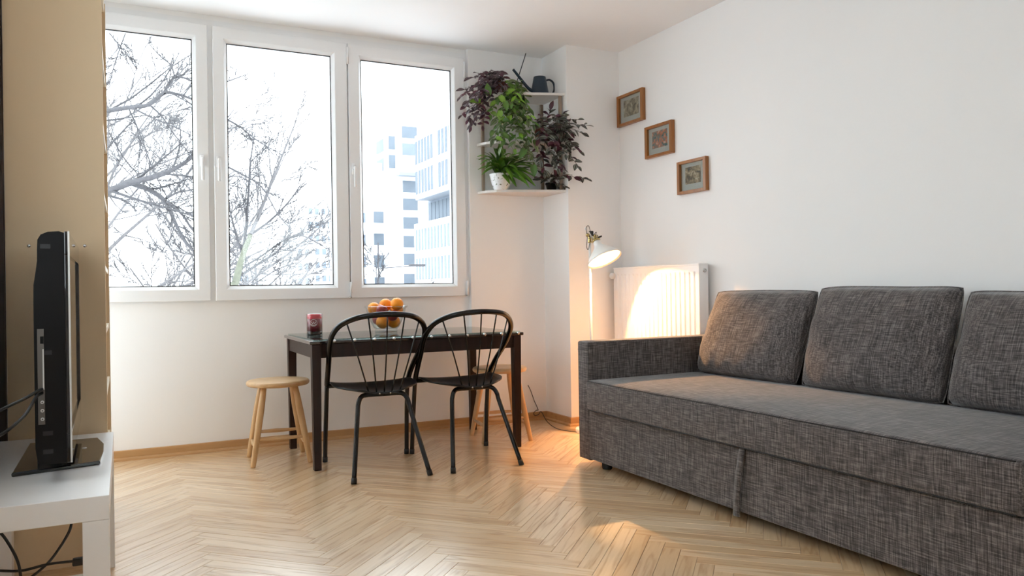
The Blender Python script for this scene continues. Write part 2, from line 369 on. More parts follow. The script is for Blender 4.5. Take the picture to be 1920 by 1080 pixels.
# herringbone parquet
PL, PW = 0.566, 0.067
PX0 = 0.245
PTH = 0.014
rect = (XL, XR, YB, W)
def clip_poly(poly, rect):
    x0, x1, y0, y1 = rect
    def cut(P, ins, inter):
        out = []
        for i in range(len(P)):
            a, b = P[i - 1], P[i]
            if ins(b):
                if not ins(a): out.append(inter(a, b))
                out.append(b)
            elif ins(a): out.append(inter(a, b))
        return out
    def lerp(a, b, t): return (a[0] + (b[0] - a[0]) * t, a[1] + (b[1] - a[1]) * t)
    for ax, v, s in ((0, x0, 1), (0, x1, -1), (1, y0, 1), (1, y1, -1)):
        poly = cut(poly, lambda p: (p[ax] - v) * s >= 0, lambda a, b: lerp(a, b, (v - a[ax]) / (b[ax] - a[ax])))
        if len(poly) < 3: return []
    return poly
def plank_bm(poly, gap=0.0005, bev=0.0010):
    bm = bmesh.new()
    cx = sum(p[0] for p in poly) / len(poly); cy = sum(p[1] for p in poly) / len(poly)
    def ins(d):
        out = []
        n = len(poly)
        for i in range(n):
            a, b, c = V(poly[i - 1]), V(poly[i]), V(poly[(i + 1) % n])
            e1 = (b - a).normalized(); e2 = (c - b).normalized()
            n1 = V((-e1.y, e1.x)); n2 = V((-e2.y, e2.x)); k = 1 + n1.dot(n2)
            out.append(b + (n1 + n2) * (d / max(k, .2)))
        return out
    A = ins(gap); B = ins(gap + bev)
    lo = [bm.verts.new((p[0], p[1], -PTH)) for p in A]; mi = [bm.verts.new((p[0], p[1], -bev * .8)) for p in A]; to = [bm.verts.new((p[0], p[1], 0)) for p in B]
    n = len(poly)
    bm.faces.new(to)
    for i in range(n):
        j = (i + 1) % n
        bm.faces.new((lo[i], lo[j], mi[j], mi[i])); bm.faces.new((mi[i], mi[j], to[j], to[i]))
    return bm
s2 = math.sqrt(.5)
full = [(-PL / 2, -PW / 2), (PL / 2, -PW / 2), (PL / 2, PW / 2), (-PL / 2, PW / 2)]
me_full = bpy.data.meshes.new('plank'); b_ = plank_bm(full); b_.to_mesh(me_full); b_.free(); me_full.materials.append(M['floor'])
planks = []
for j in range(-3, 7):
    for k in range(-90, 90):
        for kind in (0, 1):
            if kind == 0: u, v = k * PW + PL / 2, -k * PW + PW / 2
            else: u, v = k * PW + PL + PW / 2, -k * PW + PL / 2
            u += j * PL; v += j * PL
            x, y = (u + v) * s2 + PX0, (v - u) * s2 + 3.039 + 0.03
            if x < XL - .3 or x > XR + .3 or y < YB - .3 or y > W + .3: continue
            ang = -math.pi / 4 if kind == 0 else math.pi / 4
            planks.append((x, y, ang))
def seen_px(x, y):
    v = V((x, y, 0)) - CAMP; d = v.dot(FWD)
    if d < .3: return None
    return 960 + F_PX * v.dot(RGT) / d, 540 - F_PX * v.dot(UP) / d, d
def score(p):
    q = seen_px(p[0], p[1])
    if not q: return 1e9
    px, py, d = q
    if px < 175 or px > 1950 or py > 1165 or py < 700: return 1e6 + d
    if p[0] > 2.62 and p[1] < 3.75: return 1e5 + d
    return d
planks.sort(key=score)
rest = bmesh.new(); n_single = 0
for x, y, a in planks:
    ca, sa = math.cos(a), math.sin(a)
    wp = [(x + px * ca - py * sa, y + px * sa + py * ca) for px, py in full]
    inside = all(rect[0] <= q[0] <= rect[1] and rect[2] <= q[1] <= rect[3] for q in wp)
    loc = wp if inside else clip_poly(wp, rect)
    if len(loc) < 3: continue
    mw = T(x, y, random.uniform(-.0003, 0)) @ Matrix.Rotation(a + (math.pi if random.random() < .5 else 0), 4, 'Z')
    if n_single < 298:
        if inside: me = me_full
        else:
            inv = mw.inverted(); lp = [(inv @ V((q[0], q[1], 0)))[:2] for q in loc]
            ar = sum(lp[i - 1][0] * lp[i][1] - lp[i][0] * lp[i - 1][1] for i in range(len(lp)))
            if abs(ar) < 1e-4: continue
            if ar < 0: lp = lp[::-1]
            me = bpy.data.meshes.new('plank'); b_ = plank_bm(lp); b_.to_mesh(me); b_.free(); me.materials.append(M['floor'])
        o = bpy.data.objects.new('plank', me); COL.objects.link(o); o.parent = floor; o.matrix_local = mw
        n_single += 1
    else:
        ar = sum(loc[i - 1][0] * loc[i][1] - loc[i][0] * loc[i - 1][1] for i in range(len(loc)))
        if abs(ar) < 1e-4: continue
        if ar < 0: loc = loc[::-1]
        b_ = plank_bm(loc); tmp = bpy.data.meshes.new('tmp'); b_.to_mesh(tmp); b_.free(); rest.from_mesh(tmp); bpy.data.meshes.remove(tmp)
o = finish('outer_planks', rest, M['floor'], floor); o['kind'] = 'stuff'

# skirting boards
def skirting(name, path, label):
    """path on plan with the room on the left-hand side"""
    prof = [(0, -0.0), (0.030, 0.0), (0.028, 0.010), (0.019, 0.017), (0.015, 0.018), (0.014, 0.058), (0.011, 0.061), (0, 0.061)]
    bm = bmesh.new(); P = [V(p) for p in path]; n = len(P); rings = []
    for i in range(n):
        e1 = (P[i] - P[i - 1]).normalized() if i > 0 else (P[1] - P[0]).normalized()
        e2 = (P[i + 1] - P[i]).normalized() if i < n - 1 else e1
        n1 = V((-e1.y, e1.x)); n2 = V((-e2.y, e2.x)); m = (n1 + n2) / max(.2, 1 + n1.dot(n2))
        rings.append([bm.verts.new((P[i].x + m.x * d, P[i].y + m.y * d, z)) for d, z in prof])
    for A, B in zip(rings[:-1], rings[1:]):
        for k in range(len(prof)):
            q = (k + 1) % len(prof); bm.faces.new((A[k], A[q], B[q], B[k]))
    bm.faces.new(rings[0]); bm.faces.new(rings[-1][::-1])
    return struct(finish(name, bm, M['oak']), label)
skirting('baseboard_window', [(XS, W), (XL + .01, W)], 'oak skirting board below the windows')
skirting('baseboard_pillar', [(XR - .03, YC), (XC, YC), (XC, WS), (XS, WS)], 'oak skirting board around the corner pillar')
skirting('baseboard_right', [(XR, YB), (XR, YC)], 'oak skirting board along the sofa wall')

# ------------------------------------------------------------------ windows
ZG0, ZG1, ZS0, ZS1 = 1.0487, 2.6068, 0.957, 2.702
def frame_bm(x0, x1, z0, z1, ix0, ix1, iz0, iz1, y0, y1, iy0, bead=0.0):
    """picture-frame solid: outer rect at y0, sloping bead to the inner rect at iy0, back at y1"""
    bm = bmesh.new()
    loops = [(x0, x1, z0, z1, y1), (x0, x1, z0, z1, y0 + .003), (x0 + .003, x1 - .003, z0 + .003, z1 - .003, y0),
             (ix0 - .022, ix1 + .022, iz0 - .022, iz1 + .022, y0), (ix0 - .016, ix1 + .016, iz0 - .016, iz1 + .016, y0 + .006), (ix0, ix1, iz0, iz1, iy0), (ix0, ix1, iz0, iz1, y1)]
    R = [[bm.verts.new((X, Y, Z)) for X, Z in ((a, c), (b, c), (b, d), (a, d))] for a, b, c, d, Y in loops]
    n = len(R)
    for i in range(n):
        A, B = R[i], R[(i + 1) % n]
        for k in range(4): bm.faces.new((A[k], A[(k + 1) % 4], B[(k + 1) % 4], B[k]))
    return bm
wins = [(-0.365, 0.497, -0.272, 0.4076, 0.457), (0.528, 1.388, 0.6135, 1.2835, 0.553), (1.397, 2.258, 1.4912, 2.1625, 1.425)]
wl = ['left casement with bare branches beyond', 'middle casement of the triple window', 'right casement with white buildings beyond']
for i, (x0, x1, g0, g1, hx) in enumerate(wins):
    YF = 5.222
    w = struct(finish('window_%d' % (i + 1), frame_bm(x0, x1, ZS0, ZS1, g0, g1, ZG0, ZG1, YF, YF + .07, YF + .026), M['pvc']), 'white plastic framed ' + wl[i])
    bm = frame_bm(g0 - .002, g1 + .002, ZG0 - .002, ZG1 + .002, g0 + .005, g1 - .005, ZG0 + .005, ZG1 - .005, YF + .026, YF + .05, YF + .027) if False else bmesh.new()
    t = 0.0055
    for a in ((g0 - .001, g0 + t, ZG0, ZG1), (g1 - t, g1 + .001, ZG0, ZG1), (g0 + t, g1 - t, ZG0 - .001, ZG0 + t), (g0 + t, g1 - t, ZG1 - t, ZG1 + .001)):
        add_box(bm, a[0], a[1], YF + .027, YF + .034, a[2], a[3])
    finish('gasket', bm, M['gasket'], w)
    box('pane', g0, g1, YF + .034, YF + .038, ZG0, ZG1, M['glass'], w)
    # handle: rosette and lever pointing down
    hz = 1.845
    bm = bmesh.new(); add_box(bm, hx - .014, hx + .014, YF - .012, YF, hz - .045, hz + .03, .006)
    sweep(bm, [(hx, YF - .008, hz - .005), (hx, YF - .042, hz - .005)], .009, 10)
    h = finish('handle', bm, M['pvc'], w, True)
    bm = bmesh.new(); add_box(bm, hx - .010, hx + .010, YF - .056, YF - .038, hz - .135, hz + .010, .007)
    finish('lever', bm, M['pvc'], h, True)
    if i > 0:
        hxx = x1 if i == 2 else x1 + .004
        for z0, z1 in ((ZS1 - .145, ZS1 - .03), (ZS0 + .008, ZS0 + .11)):
            bm = bmesh.new(); sweep(bm, [(hxx, YF - .010, z0), (hxx, YF - .010, z1)], .0085, 10)
            hg = finish('hinge', bm, M['pvc'], w, True)
        bm = bmesh.new(); sweep(bm, [(hxx - .008, YF - .014, ZS0 + .004), (hxx - .008, YF - .002, ZS0 + .004)], .006, 8)
        finish('hinge_pin', bm, M['chrome'], w, True)
# fixed outer frame with mullions
bm = bmesh.new(); FY0, FY1 = 5.247, 5.34
for a in ((XL + .0, -0.355, ZB, ZT), (0.485, 0.540, ZB, ZT), (1.376, 1.409, ZB, ZT), (2.246, XS, ZB, ZT), (-0.355, .485, ZB, ZS0 + .012), (.540, 1.376, ZB, ZS0 + .012), (1.409, 2.246, ZB, ZS0 + .012),
          (-0.355, .485, ZS1 - .012, ZT), (.540, 1.376, ZS1 - .012, ZT), (1.409, 2.246, ZS1 - .012, ZT)):
    add_box(bm, a[0], a[1], FY0, FY1, a[2], a[3])
struct(finish('window_frame', bm, M['pvc']), 'fixed white outer frame of the triple window')

# side window added outside the picture for light from the left
bm = bmesh.new(); xf0, xf1 = XL - .12, XL - .05
ym = (LY0 + LY1) / 2
for a in ((LY0, LY0 + .08, LZ0, LZ1), (LY1 - .08, LY1, LZ0, LZ1), (ym - .06, ym + .06, LZ0 + .08, LZ1 - .08), (LY0 + .08, LY1 - .08, LZ0, LZ0 + .08), (LY0 + .08, LY1 - .08, LZ1 - .08, LZ1)):
    add_box(bm, xf0, xf1, a[0], a[1], a[2], a[3])
w = struct(finish('window_4', bm, M['pvc']), 'white side window added unseen left of the camera for daylight')
for a, b in ((LY0 + .08, ym - .06), (ym + .06, LY1 - .08)): box('pane', XL - .09, XL - .086, a, b, LZ0 + .08, LZ1 - .08, M['glass'], w)

bm = bmesh.new()  # added balcony door, unseen, lights the window wall and floor
for a in ((DY0, DY0 + .07, 0, DZ1), (DY1 - .07, DY1, 0, DZ1), (DY0 + .07, DY1 - .07, 0, .12), (DY0 + .07, DY1 - .07, DZ1 - .08, DZ1)): add_box(bm, xf0, xf1, a[0], a[1], a[2], a[3])
w = struct(finish('door_added', bm, M['pvc']), 'white glazed balcony door added unseen behind the bookcase for daylight')
box('pane', XL - .09, XL - .086, DY0 + .07, DY1 - .07, .12, DZ1 - .08, M['glass'], w)

bm = bmesh.new(); xm = (RX0 + RX1) / 2  # added rear window, unseen, fills the surfaces facing the camera
for a in ((RX0, RX0 + .08, RZ0, RZ1), (RX1 - .08, RX1, RZ0, RZ1), (xm - .06, xm + .06, RZ0 + .08, RZ1 - .08), (RX0 + .08, RX1 - .08, RZ0, RZ0 + .08), (RX0 + .08, RX1 - .08, RZ1 - .08, RZ1)):
    add_box(bm, a[0], a[1], YB - .12, YB - .05, a[2], a[3])
w = struct(finish('window_5', bm, M['pvc']), 'white window added unseen behind the camera for fill light')
for a, b in ((RX0 + .08, xm - .06), (xm + .06, RX1 - .08)): box('pane', a, b, YB - .09, YB - .086, RZ0 + .08, RZ1 - .08, M['glass'], w)

# dark strip beside the bookcase
struct(box('trim_1', -0.412, -0.378, 3.28, 3.32, 0.0, 2.6, M['dark_trim']), 'narrow dark brown upright beside the bookcase')

# ------------------------------------------------------------------ bookcase
bx0, bx1, by0, by1, bz = -0.375, -0.058, 3.30, 4.20, 2.40
bk = thing('bookcase', ((bx0 + bx1) / 2, 3.75, 0), 'tall cream bookcase standing beyond the television', 'bookcase')
side = box('side_panel', bx0, bx1, by0, by0 + .022, 0, bz, M['cream'], bk, .001)
box('side_panel', bx0, bx1, by1 - .022, by1, 0, bz, M['cream'], bk, .001)
box('back_panel', bx0, bx0 + .006, by0 + .022, by1 - .022, 0.05, bz, M['cream'], bk)
for z in (.06, .36, .615, .87, 1.125, 1.42, 1.70, 2.02, bz - .022):
    box('shelf', bx0 + .006, bx1 - .004, by0 + .022, by1 - .022, z - .022, z, M['cream_edge'], bk, .001)
for px in (54, 137, 159):
    p = on_y(px, 461, by0)
    lathe('screw', [(0, .002), (.003, .002), (.0055, .0008), (.006, 0)], M['chrome'], side, aim((p.x, by0, p.z), (0, -1, 0)), 12)

# ------------------------------------------------------------------ television bench, television, cables
TZ = 0.49
be = thing('tv_bench', (-.2, 2.75, 0), 'low white bench carrying the television', 'bench')
BX0, BX1, BY0, BY1 = -0.42, -0.038, 2.25, 3.275
box('top', BX0, BX1, BY0, BY1, TZ - .062, TZ, M['bench'], be, .0015)
for lx in (BX0, BX1 - .062):
    for ly in (BY0 + .001, BY1 - .062): box('leg', lx, lx + .061, ly, ly + .061, 0, TZ - .0625, M['bench'], be, .0015)

TVA = math.radians(0.8)
tc_ = V((-0.209, 2.86, TZ))
tv = thing('television', tc_, 'black flat screen television seen from its side', 'television', rz=TVA)
# local frame: x towards the screen, y along its length (away from the camera), z up
L2 = 0.405
prof = [(0.060, .055), (0.060, .688), (.045, .692), (.01, .690), (-.012, .682), (-.022, .668), (-.0235, .64), (-.024, .61), (-.030, .575), (-.036, .545), (-.037, .50), (-.037, .10), (-.030, .062), (-.02, .055)]
prof = [(.060 - (.060 - x) * .76, z) for x, z in prof]
bm = bmesh.new()
A = [bm.verts.new((x, -L2, z)) for x, z in prof]; B = [bm.verts.new((x, L2, z)) for x, z in prof]
bm.faces.new(A); bm.faces.new(B[::-1])
for i in range(len(prof)): bm.faces.new((A[i], A[(i + 1) % len(prof)], B[(i + 1) % len(prof)], B[i]))
body = finish('housing', bm, M['tv_black'], tv, False, False)
bm = bmesh.new()
for a in ((-L2, L2, .628, .692), (-L2, L2, .055, .135), (-L2, -L2 + .045, .135, .628), (L2 - .045, L2, .135, .628)): add_box(bm, .0605, .072, a[0], a[1], a[2], a[3], .002)
bez = finish('bezel', bm, M['tv_gloss'], tv, False, False)
box('silver_edge', .0690, .0735, -L2 - .003, -L2 - .0002, .055, .692, M['tv_silver'], bez, 0, False)
box('screen', .0605, .066, -L2 + .045, L2 - .045, .135, .628, M['tv_gloss'], tv, 0, False)
pan = box('socket_panel', -.006, .010, -L2 - .002, -L2, .165, .425, M['tv_grey'], tv, .0005, False)
box('slot', .006, .009, -L2 - .0035, -L2 - .002, .26, .37, M['tv_silver'], pan, 0, False)
box('port', .001, .009, -L2 - .0035, -L2 - .002, .385, .405, M['tv_black'], pan, 0, False)
for z in (.18, .203, .226):
    lathe('jack', [(.0022, .0015), (.0022, .004), (.0042, .004), (.0045, 0)], M['tv_silver'], pan, aim((.004, -L2 - .002, z), (0, -1, 0)), 12, False)
for z in (.65, .36, .09, .14): box('vent', .004, .028, -L2 - .0005, -L2 + .002, z - .006, z + .006, M['gasket'], tv, 0, False)
box('neck', -.03, .04, -.13, .13, .006, .12, M['tv_gloss'], tv, .006, False)
prism('base', [(-.085, -.250), (.138, -.20), (.146, -.05), (.146, .10), (.128, .24), (-.080, .25)], .0, .012, M['tv_gloss'], tv, .003, False)
lathe('badge', [(0, .0135), (.006, .0135), (.007, .012)], M['tv_silver'], tv, T(.09, .05, 0), 12, False)

def cable(name, pts, label, r=.0042, group=None):
    o = tube(name, smooth_path(pts, 8), r, M['cable'], None, 8)
    return tag(o, label, 'cable', group)
tvp = Matrix.Translation(tc_) @ Matrix.Rotation(TVA, 4, 'Z')
pp = tvp @ V((.004, -L2 - .006, .262))
def at_y(px, py, y): return on_y(px, py, y)
cable('television_cable', [pp, pp + V((-.012, -.03, -.004)), at_y(45, 748, 2.40), at_y(0, 770, 2.40), at_y(-60, 810, 2.45)], 'upper black cable plugged into the back of the television')
cable('television_cable', [pp + V((0, 0, -.010)), pp + V((-.012, -.028, -.018)), at_y(45, 780, 2.38), at_y(0, 816, 2.38), at_y(-60, 835, 2.45)], 'lower black cable hanging off the television socket panel')
cable('power_cable', [at_y(136, 970, 2.9), at_y(128, 1000, 2.88), at_y(95, 1050, 2.85), at_y(55, 1085, 2.82), at_y(20, 1110, 2.8)], 'black cable curving down under the bench towards the floor')
cable('power_cable', [at_y(-8, 990, 2.7), at_y(10, 1010, 2.7), at_y(30, 1045, 2.7), at_y(38, 1075, 2.7), at_y(40, 1120, 2.7)], 'black cable arching at the far left under the bench')
pc = thing('plug_cable', at_y(150, 1053, 2.75), 'black cable with a plug lying level under the bench', 'cable')
tube('cord', smooth_path([at_y(-10, 1070, 2.75), at_y(40, 1070, 2.75), at_y(90, 1058, 2.75), at_y(140, 1052, 2.75)], 8), .0042, M['cable'], pc, 8)
p = at_y(151, 1052, 2.75); box('plug', p.x - .022, p.x + .022, p.y - .012, p.y + .012, p.z - .011, p.z + .011, M['cable'], pc, .004)
ps = thing('power_strip', (-.21, 3.02, 0), 'white rounded power strip on the floor under the bench', 'power strip')
box('housing', -.33, -.115, 2.98, 3.06, 0, .048, M['white_plastic'], ps, .016, seg=4)

# ------------------------------------------------------------------ dining table
tx0, tx1, ty0, ty1, tz = 0.925, 2.268, 4.350, 5.120, 0.729
tb = thing('dining_table', (1.6, 4.73, 0), 'dark brown wooden dining table with a glass sheet on top', 'table')
box('tabletop', tx0, tx1, ty0, ty1, tz - .02, tz, M['table_edge'], tb, .0055)
for lx in (tx0 + .014, tx1 - .066):
    for ly in (ty0 + .012, ty1 - .064):
        bm = bmesh.new(); add_box(bm, lx, lx + .052, ly, ly + .052, 0, tz - .0205, .003)
        for v in bm.verts:
            if v.co.z < .3:
                v.co.x += (lx + .026 - v.co.x) * .22; v.co.y += (ly + .026 - v.co.y) * .22
        finish('leg', bm, M['dark_wood'], tb)
for a in ((tx0 + .066, tx1 - .066, ty0 + .018, ty0 + .038), (tx0 + .066, tx1 - .066, ty1 - .038, ty1 - .018), (tx0 + .020, tx0 + .040, ty0 + .064, ty1 - .064), (tx1 - .040, tx1 - .020, ty0 + .064, ty1 - .064)):
    box('apron', *a, tz - .098, tz - .0205, M['dark_wood'], tb, .001)
gl = box('glass_sheet', tx0 + .022, tx1 - .022, ty0 + .006, ty1 - .02, tz + .0004, tz + .0075, M['table_glass'], tb, .0008)
TT = tz + .0076
me_pad = None
for k in range(11):
    x = 1.062 + k * .1165
    if me_pad is None:
        b_ = lathe_bm([(0, .012), (.005, .011), (.009, .007), (.0105, .001), (.0105, -.009), (.0, -.010)], 12); me_pad = bpy.data.meshes.new('clip'); b_.to_mesh(me_pad); b_.free()
        for f in me_pad.polygons: f.use_smooth = True
    place('clip', me_pad, M['bowl_glass'] if False else M['chrome'], tb, True, aim((x, ty0 - .001, tz - .006), (0, -1, .25)))

# ------------------------------------------------------------------ candle
cd = on_y(590, 620, 4.86); cx, cy = cd.x, 4.86
ca = thing('candle_jar', (cx, cy, TT), 'red candle in a glass jar on the dining table', 'candle')
R_ = 0.0495
lathe('jar', [(0, 0), (R_, 0), (R_ + .001, .004), (R_ + .001, .128), (R_ - .001, .130), (R_ - .003, .128), (R_ - .003, .022), (0, .020)], M['jar_glass'], ca, T(cx, cy, TT), 40)
lathe('wax', [(0, .022), (R_ - .0035, .022), (R_ - .0035, .100), (.01, .098), (0, .098)], plain('dark_red_wax', (0.20, 0.010, 0.024, 1), .3, var=.15, coat=.4), ca, T(cx, cy, TT), 40)
lathe('rim_band', [(R_ - .0034, .101), (R_ - .0034, .127), (R_ - .006, .127), (R_ - .006, .101)], plain('red_tinted_glass', (0.62, 0.045, 0.07, 1), .15, var=.05, coat=.5), ca, T(cx, cy, TT), 40)  # brighter red band lining the jar above the wax
lathe('base', [(0, .001), (R_ - .003, .001), (R_ - .003, .020), (0, .0205)], plain('dark_jar_base', (0.025, 0.018, 0.018, 1), .15), ca, T(cx, cy, TT), 40)
tube('wick', [(cx, cy, TT + .098), (cx, cy, TT + .108)], .001, M['gasket'], ca, 6)
# round white seal with strokes, printed on the jar: curved strips hugging the glass
bm = bmesh.new()
fa = math.atan2(-cy, -cx)      # towards the room
def on_jar(s, z): a = fa + s / R_ * 1.0 - .12; return V((cx + (R_ + .0016) * math.cos(a), cy + (R_ + .0016) * math.sin(a), TT + z))
def stroke(P, w):
    for (s0, z0), (s1, z1) in zip(P[:-1], P[1:]):
        d = V((s1 - s0, z1 - z0)); d = d.normalized() * w; n = V((-d.y, d.x))
        q = [(s0 + n.x, z0 + n.y), (s0 - n.x, z0 - n.y), (s1 - n.x, z1 - n.y), (s1 + n.x, z1 + n.y)]
        bm.faces.new([bm.verts.new(on_jar(*c)) for c in q])
c0 = .075
stroke([(.021 * math.cos(t * math.pi / 12), c0 + .021 * math.sin(t * math.pi / 12)) for t in range(25)], .0009)
stroke([(.016 * math.cos(t * math.pi / 8), c0 + .016 * math.sin(t * math.pi / 8)) for t in range(9, 16)], .0014)
for s, z, l in ((-.012, .004, .008), (-.007, -.004, .006), (-.001, .003, .009), (.005, -.002, .006), (.010, .004, .007)):
    stroke([(s, c0 + z - l / 2), (s + .003, c0 + z), (s, c0 + z + l / 2)], .0016)
finish('seal', bm, plain('white_print', (0.75, 0.68, 0.66, 1), .4), ca)

# ------------------------------------------------------------------ fruit bowl
q = on_y(724, 600, 4.90); gx, gy = q.x, 4.90
bo = thing('fruit_bowl', (gx, gy, TT), 'clear glass bowl heaped with oranges and apples', 'bowl')
lathe('bowl', [(0, .002), (.066, .002), (.070, .0), (.072, .006), (.070, .016), (.084, .030), (.106, .070), (.121, .110), (.128, .148), (.143, .164), (.144, .166), (.141, .1675), (.125, .150), (.118, .110), (.103, .072), (.081, .033), (.066, .020), (0, .019)], M['bowl_glass'], bo, T(gx, gy, TT), 48)
FR = V((FWD.x, FWD.y, 0)); RR = V((RGT0.x, RGT0.y, 0))
fruit = [('orange', -.086, -.010, .182, 'orange at the upper left of the fruit bowl'), ('orange', .006, .062, .190, 'orange at the back top of the bowl, between two others'),
         ('orange', .066, -.022, .182, 'large front orange at the upper right of the bowl'), ('orange', .082, .050, .140, 'orange half hidden on the right side of the bowl'),
         ('orange', -.030, -.025, .064, 'orange at the bottom front of the glass bowl'), ('orange', .045, .020, .066, 'orange at the bottom right of the glass bowl'),
         ('apple', -.070, .020, .112, 'red apple below the left orange in the bowl'), ('apple', -.012, -.045, .136, 'red apple with a pale sticker in the middle of the bowl'),
         ('apple', .035, -.030, .112, 'dark red apple under the large front orange'), ('apple', -.015, .058, .112, 'red apple at the back of the glass bowl')]
pos = [V((gx, gy, TT)) + RR * a + FR * b + V((0, 0, c)) for _, a, b, c, _ in fruit]; rad = [.0425 if f[0] == 'orange' else .038 for f in fruit]
def bowl_r(z): return .068 + (z - .02) / .09 * .050 if z < .11 else (.120 if z < .155 else .2)
for it in range(300):
    for i in range(len(pos)):
        for j in range(i):
            d = pos[i] - pos[j]; o_ = rad[i] + rad[j] + .0006 - d.length
            if o_ > 0: d = d.normalized() * o_ * .5; pos[i] += d; pos[j] -= d
        r_ = V((pos[i].x - gx, pos[i].y - gy, 0)); z_ = pos[i].z - TT
        lim = bowl_r(z_) - rad[i] * 1.02
        if r_.length > lim: pos[i] -= r_ * (1 - lim / r_.length) * .6
        if z_ < .0205 + rad[i]: pos[i].z = TT + .0205 + rad[i]
        elif it < 250: pos[i].z -= .0002
for (k, *_, lab), p, r in zip(fruit, pos, rad):
    t_ = thing(k, p - V((0, 0, r)), lab, k, 'fruit in the glass bowl')
    rot = Matrix.Translation(p) @ Matrix.Rotation(random.uniform(-.6, .6), 4, 'X') @ Matrix.Rotation(random.uniform(-.6, .6), 4, 'Y') @ Matrix.Rotation(random.uniform(0, 6), 4, 'Z')
    if k == 'orange':
        P = [(r * math.cos(a) * (1 - .02 * math.sin(a) ** 8), r * .97 * math.sin(a)) for a in [math.radians(-90 + 15 * i) for i in range(13)]]; P[0] = (0, P[0][1]); P[-1] = (0, P[-1][1] - .001)
        lathe('peel', P, M['orange'], t_, rot, 24)
        lathe('stem_end', [(0, .0015), (.003, .001), (.0035, 0)], M['green_stem'], t_, rot @ T(0, 0, r * .97 - .001), 8)
    else:
        P = []
        for i in range(13):
            a = math.radians(-90 + 15 * i); rr = r * math.cos(a) * (1 + .06 * math.sin(a)); zz = r * .93 * math.sin(a)
            if i > 9: zz -= (i - 9) ** 2 * .0011
            P.append((max(rr, 0), zz))
        P[0] = (0, P[0][1] + .004); P[-1] = (0, P[-1][1])
        lathe('skin', P, M['apple'], t_, rot, 24)
        tube('stalk', [rot @ V((0, 0, P[-1][1])), rot @ V((.002, .001, P[-1][1] + .014))], .0012, M['stem'], t_, 6)

# ------------------------------------------------------------------ black metal chairs
def make_chair(label):
    c = thing('metal_chair', (0, 0, 0), label, 'chair', 'black metal chairs at the table')
    # local: y forward (towards the table), x right, origin on the floor under the seat
    # seat: dished D-shaped plate
    bm = bmesh.new(); nu, nv = 14, 10; top = []; bot = []
    for i in range(nu + 1):
        a, b = [], []
        for j in range(nv + 1):
            t = j / nv; y = -.165 + t * .40                      # rear -> front
            hw = .112 + .128 * math.sin(min(1, t / .55) * math.pi / 2) if t < .55 else .24 - .015 * ((t - .55) / .45) ** 2
            u = i / nu * 2 - 1; x = u * hw
            z = .449 + .028 * t + .018 * abs(u) ** 2.5 * (1 - t * .4) - .012 * (1 - u * u) * math.sin(t * math.pi) - .012 * max(0, t - .85) / .15
            a.append(bm.verts.new((x, y, z))); b.append(bm.verts.new((x, y, z - .010)))
        top.append(a); bot.append(b)
    for i in range(nu):
        for j in range(nv):
            bm.faces.new((top[i][j], top[i + 1][j], top[i + 1][j + 1], top[i][j + 1])); bm.faces.new((bot[i][j], bot[i][j + 1], bot[i + 1][j + 1], bot[i + 1][j]))
    for j in range(nv):
        bm.faces.new((top[0][j], top[0][j + 1], bot[0][j + 1], bot[0][j])); bm.faces.new((top[nu][j], bot[nu][j], bot[nu][j + 1], top[nu][j + 1]))
    for i in range(nu):
        bm.faces.new((top[i][0], bot[i][0], bot[i + 1][0], top[i + 1][0])); bm.faces.new((top[i][nv], top[i + 1][nv], bot[i + 1][nv], bot[i][nv]))
    finish('seat', bm, M['black_seat'], c, True, False)
    # hoop: front legs running up into the bent back
    R = .0130
    half = [(-.248, .30, .0), (-.246, .285, .15), (-.243, .262, .32), (-.243, .228, .46), (-.250, .145, .56), (-.262, .045, .65), (-.268, -.015, .715), (-.260, -.075, .775), (-.225, -.130, .825), (-.150, -.205, .862), (-.05, -.240, .876)]
    hp = smooth_path(half + [(-x, y, z) for x, y, z in half[::-1]], 6)
    zc = [p for p in hp if p.z > .47]; 
    left = [p for p in hp if p.x < 0 and p.z <= .47]; right = [p for p in hp if p.x > 0 and p.z <= .47]
    tube('back_hoop', [left[-1]] + zc + [right[0]], R + .0025, M['black_metal'], c, 12, world=False)
    for lg in (left, right[::-1]):
        l_ = tube('leg', lg, R, M['black_metal'], c, 12, world=False)
        p0, p1 = lg[0], lg[1]; d = (p1 - p0).normalized()
        tube('foot_cap', [p0 + V((0, 0, .0)), p0 + d * .03], R + .002, M['black_rubber'], l_, 12, world=False)
    # rear legs: one bent under-frame, split at its middle
    for s in (-1, 1):
        pts = smooth_path([(0, -.105, .432), (s * .085, -.105, .432), (s * .118, -.112, .425), (s * .138, -.128, .395), (s * .150, -.150, .33), (s * .208, -.305, .0)], 6)
        l_ = tube('leg', pts, R, M['black_metal'], c, 12, world=False)
        d = (pts[-2] - pts[-1]).normalized(); tube('foot_cap', [pts[-1], pts[-1] + d * .03], R + .002, M['black_rubber'], l_, 12, world=False)
        tube('seat_bracket', [(s * .236, .225, .462), (s * .200, .225, .455)], .007, M['black_metal'], c, 8, world=False)
    tube('cross_bar', [(-.236, .215, .452), (.236, .215, .452)], .009, M['black_metal'], c, 10, world=False)
    for k, xt in enumerate((-.205, -.105, 0, .105, .205)):
        tp = min(zc, key=lambda p: abs(p.x - xt) + (0 if p.z > .78 else 9))
        xb = -.086 + k * .043
        md = V(((xb + tp.x) / 2, (-.150 + tp.y) / 2 - .012, (.452 + tp.z) / 2))
        tube('spindle', smooth_path([(xb, -.150, .448), md, tp], 5), .0042, M['black_metal'], c, 8, world=False)
    for x in (-.03, .03): lathe('rivet', [(0, .0025), (.004, .0015), (.005, 0)], M['chrome'], c, aim((x, -.168, .443), (0, -1, 0)), 8, False)
    return c
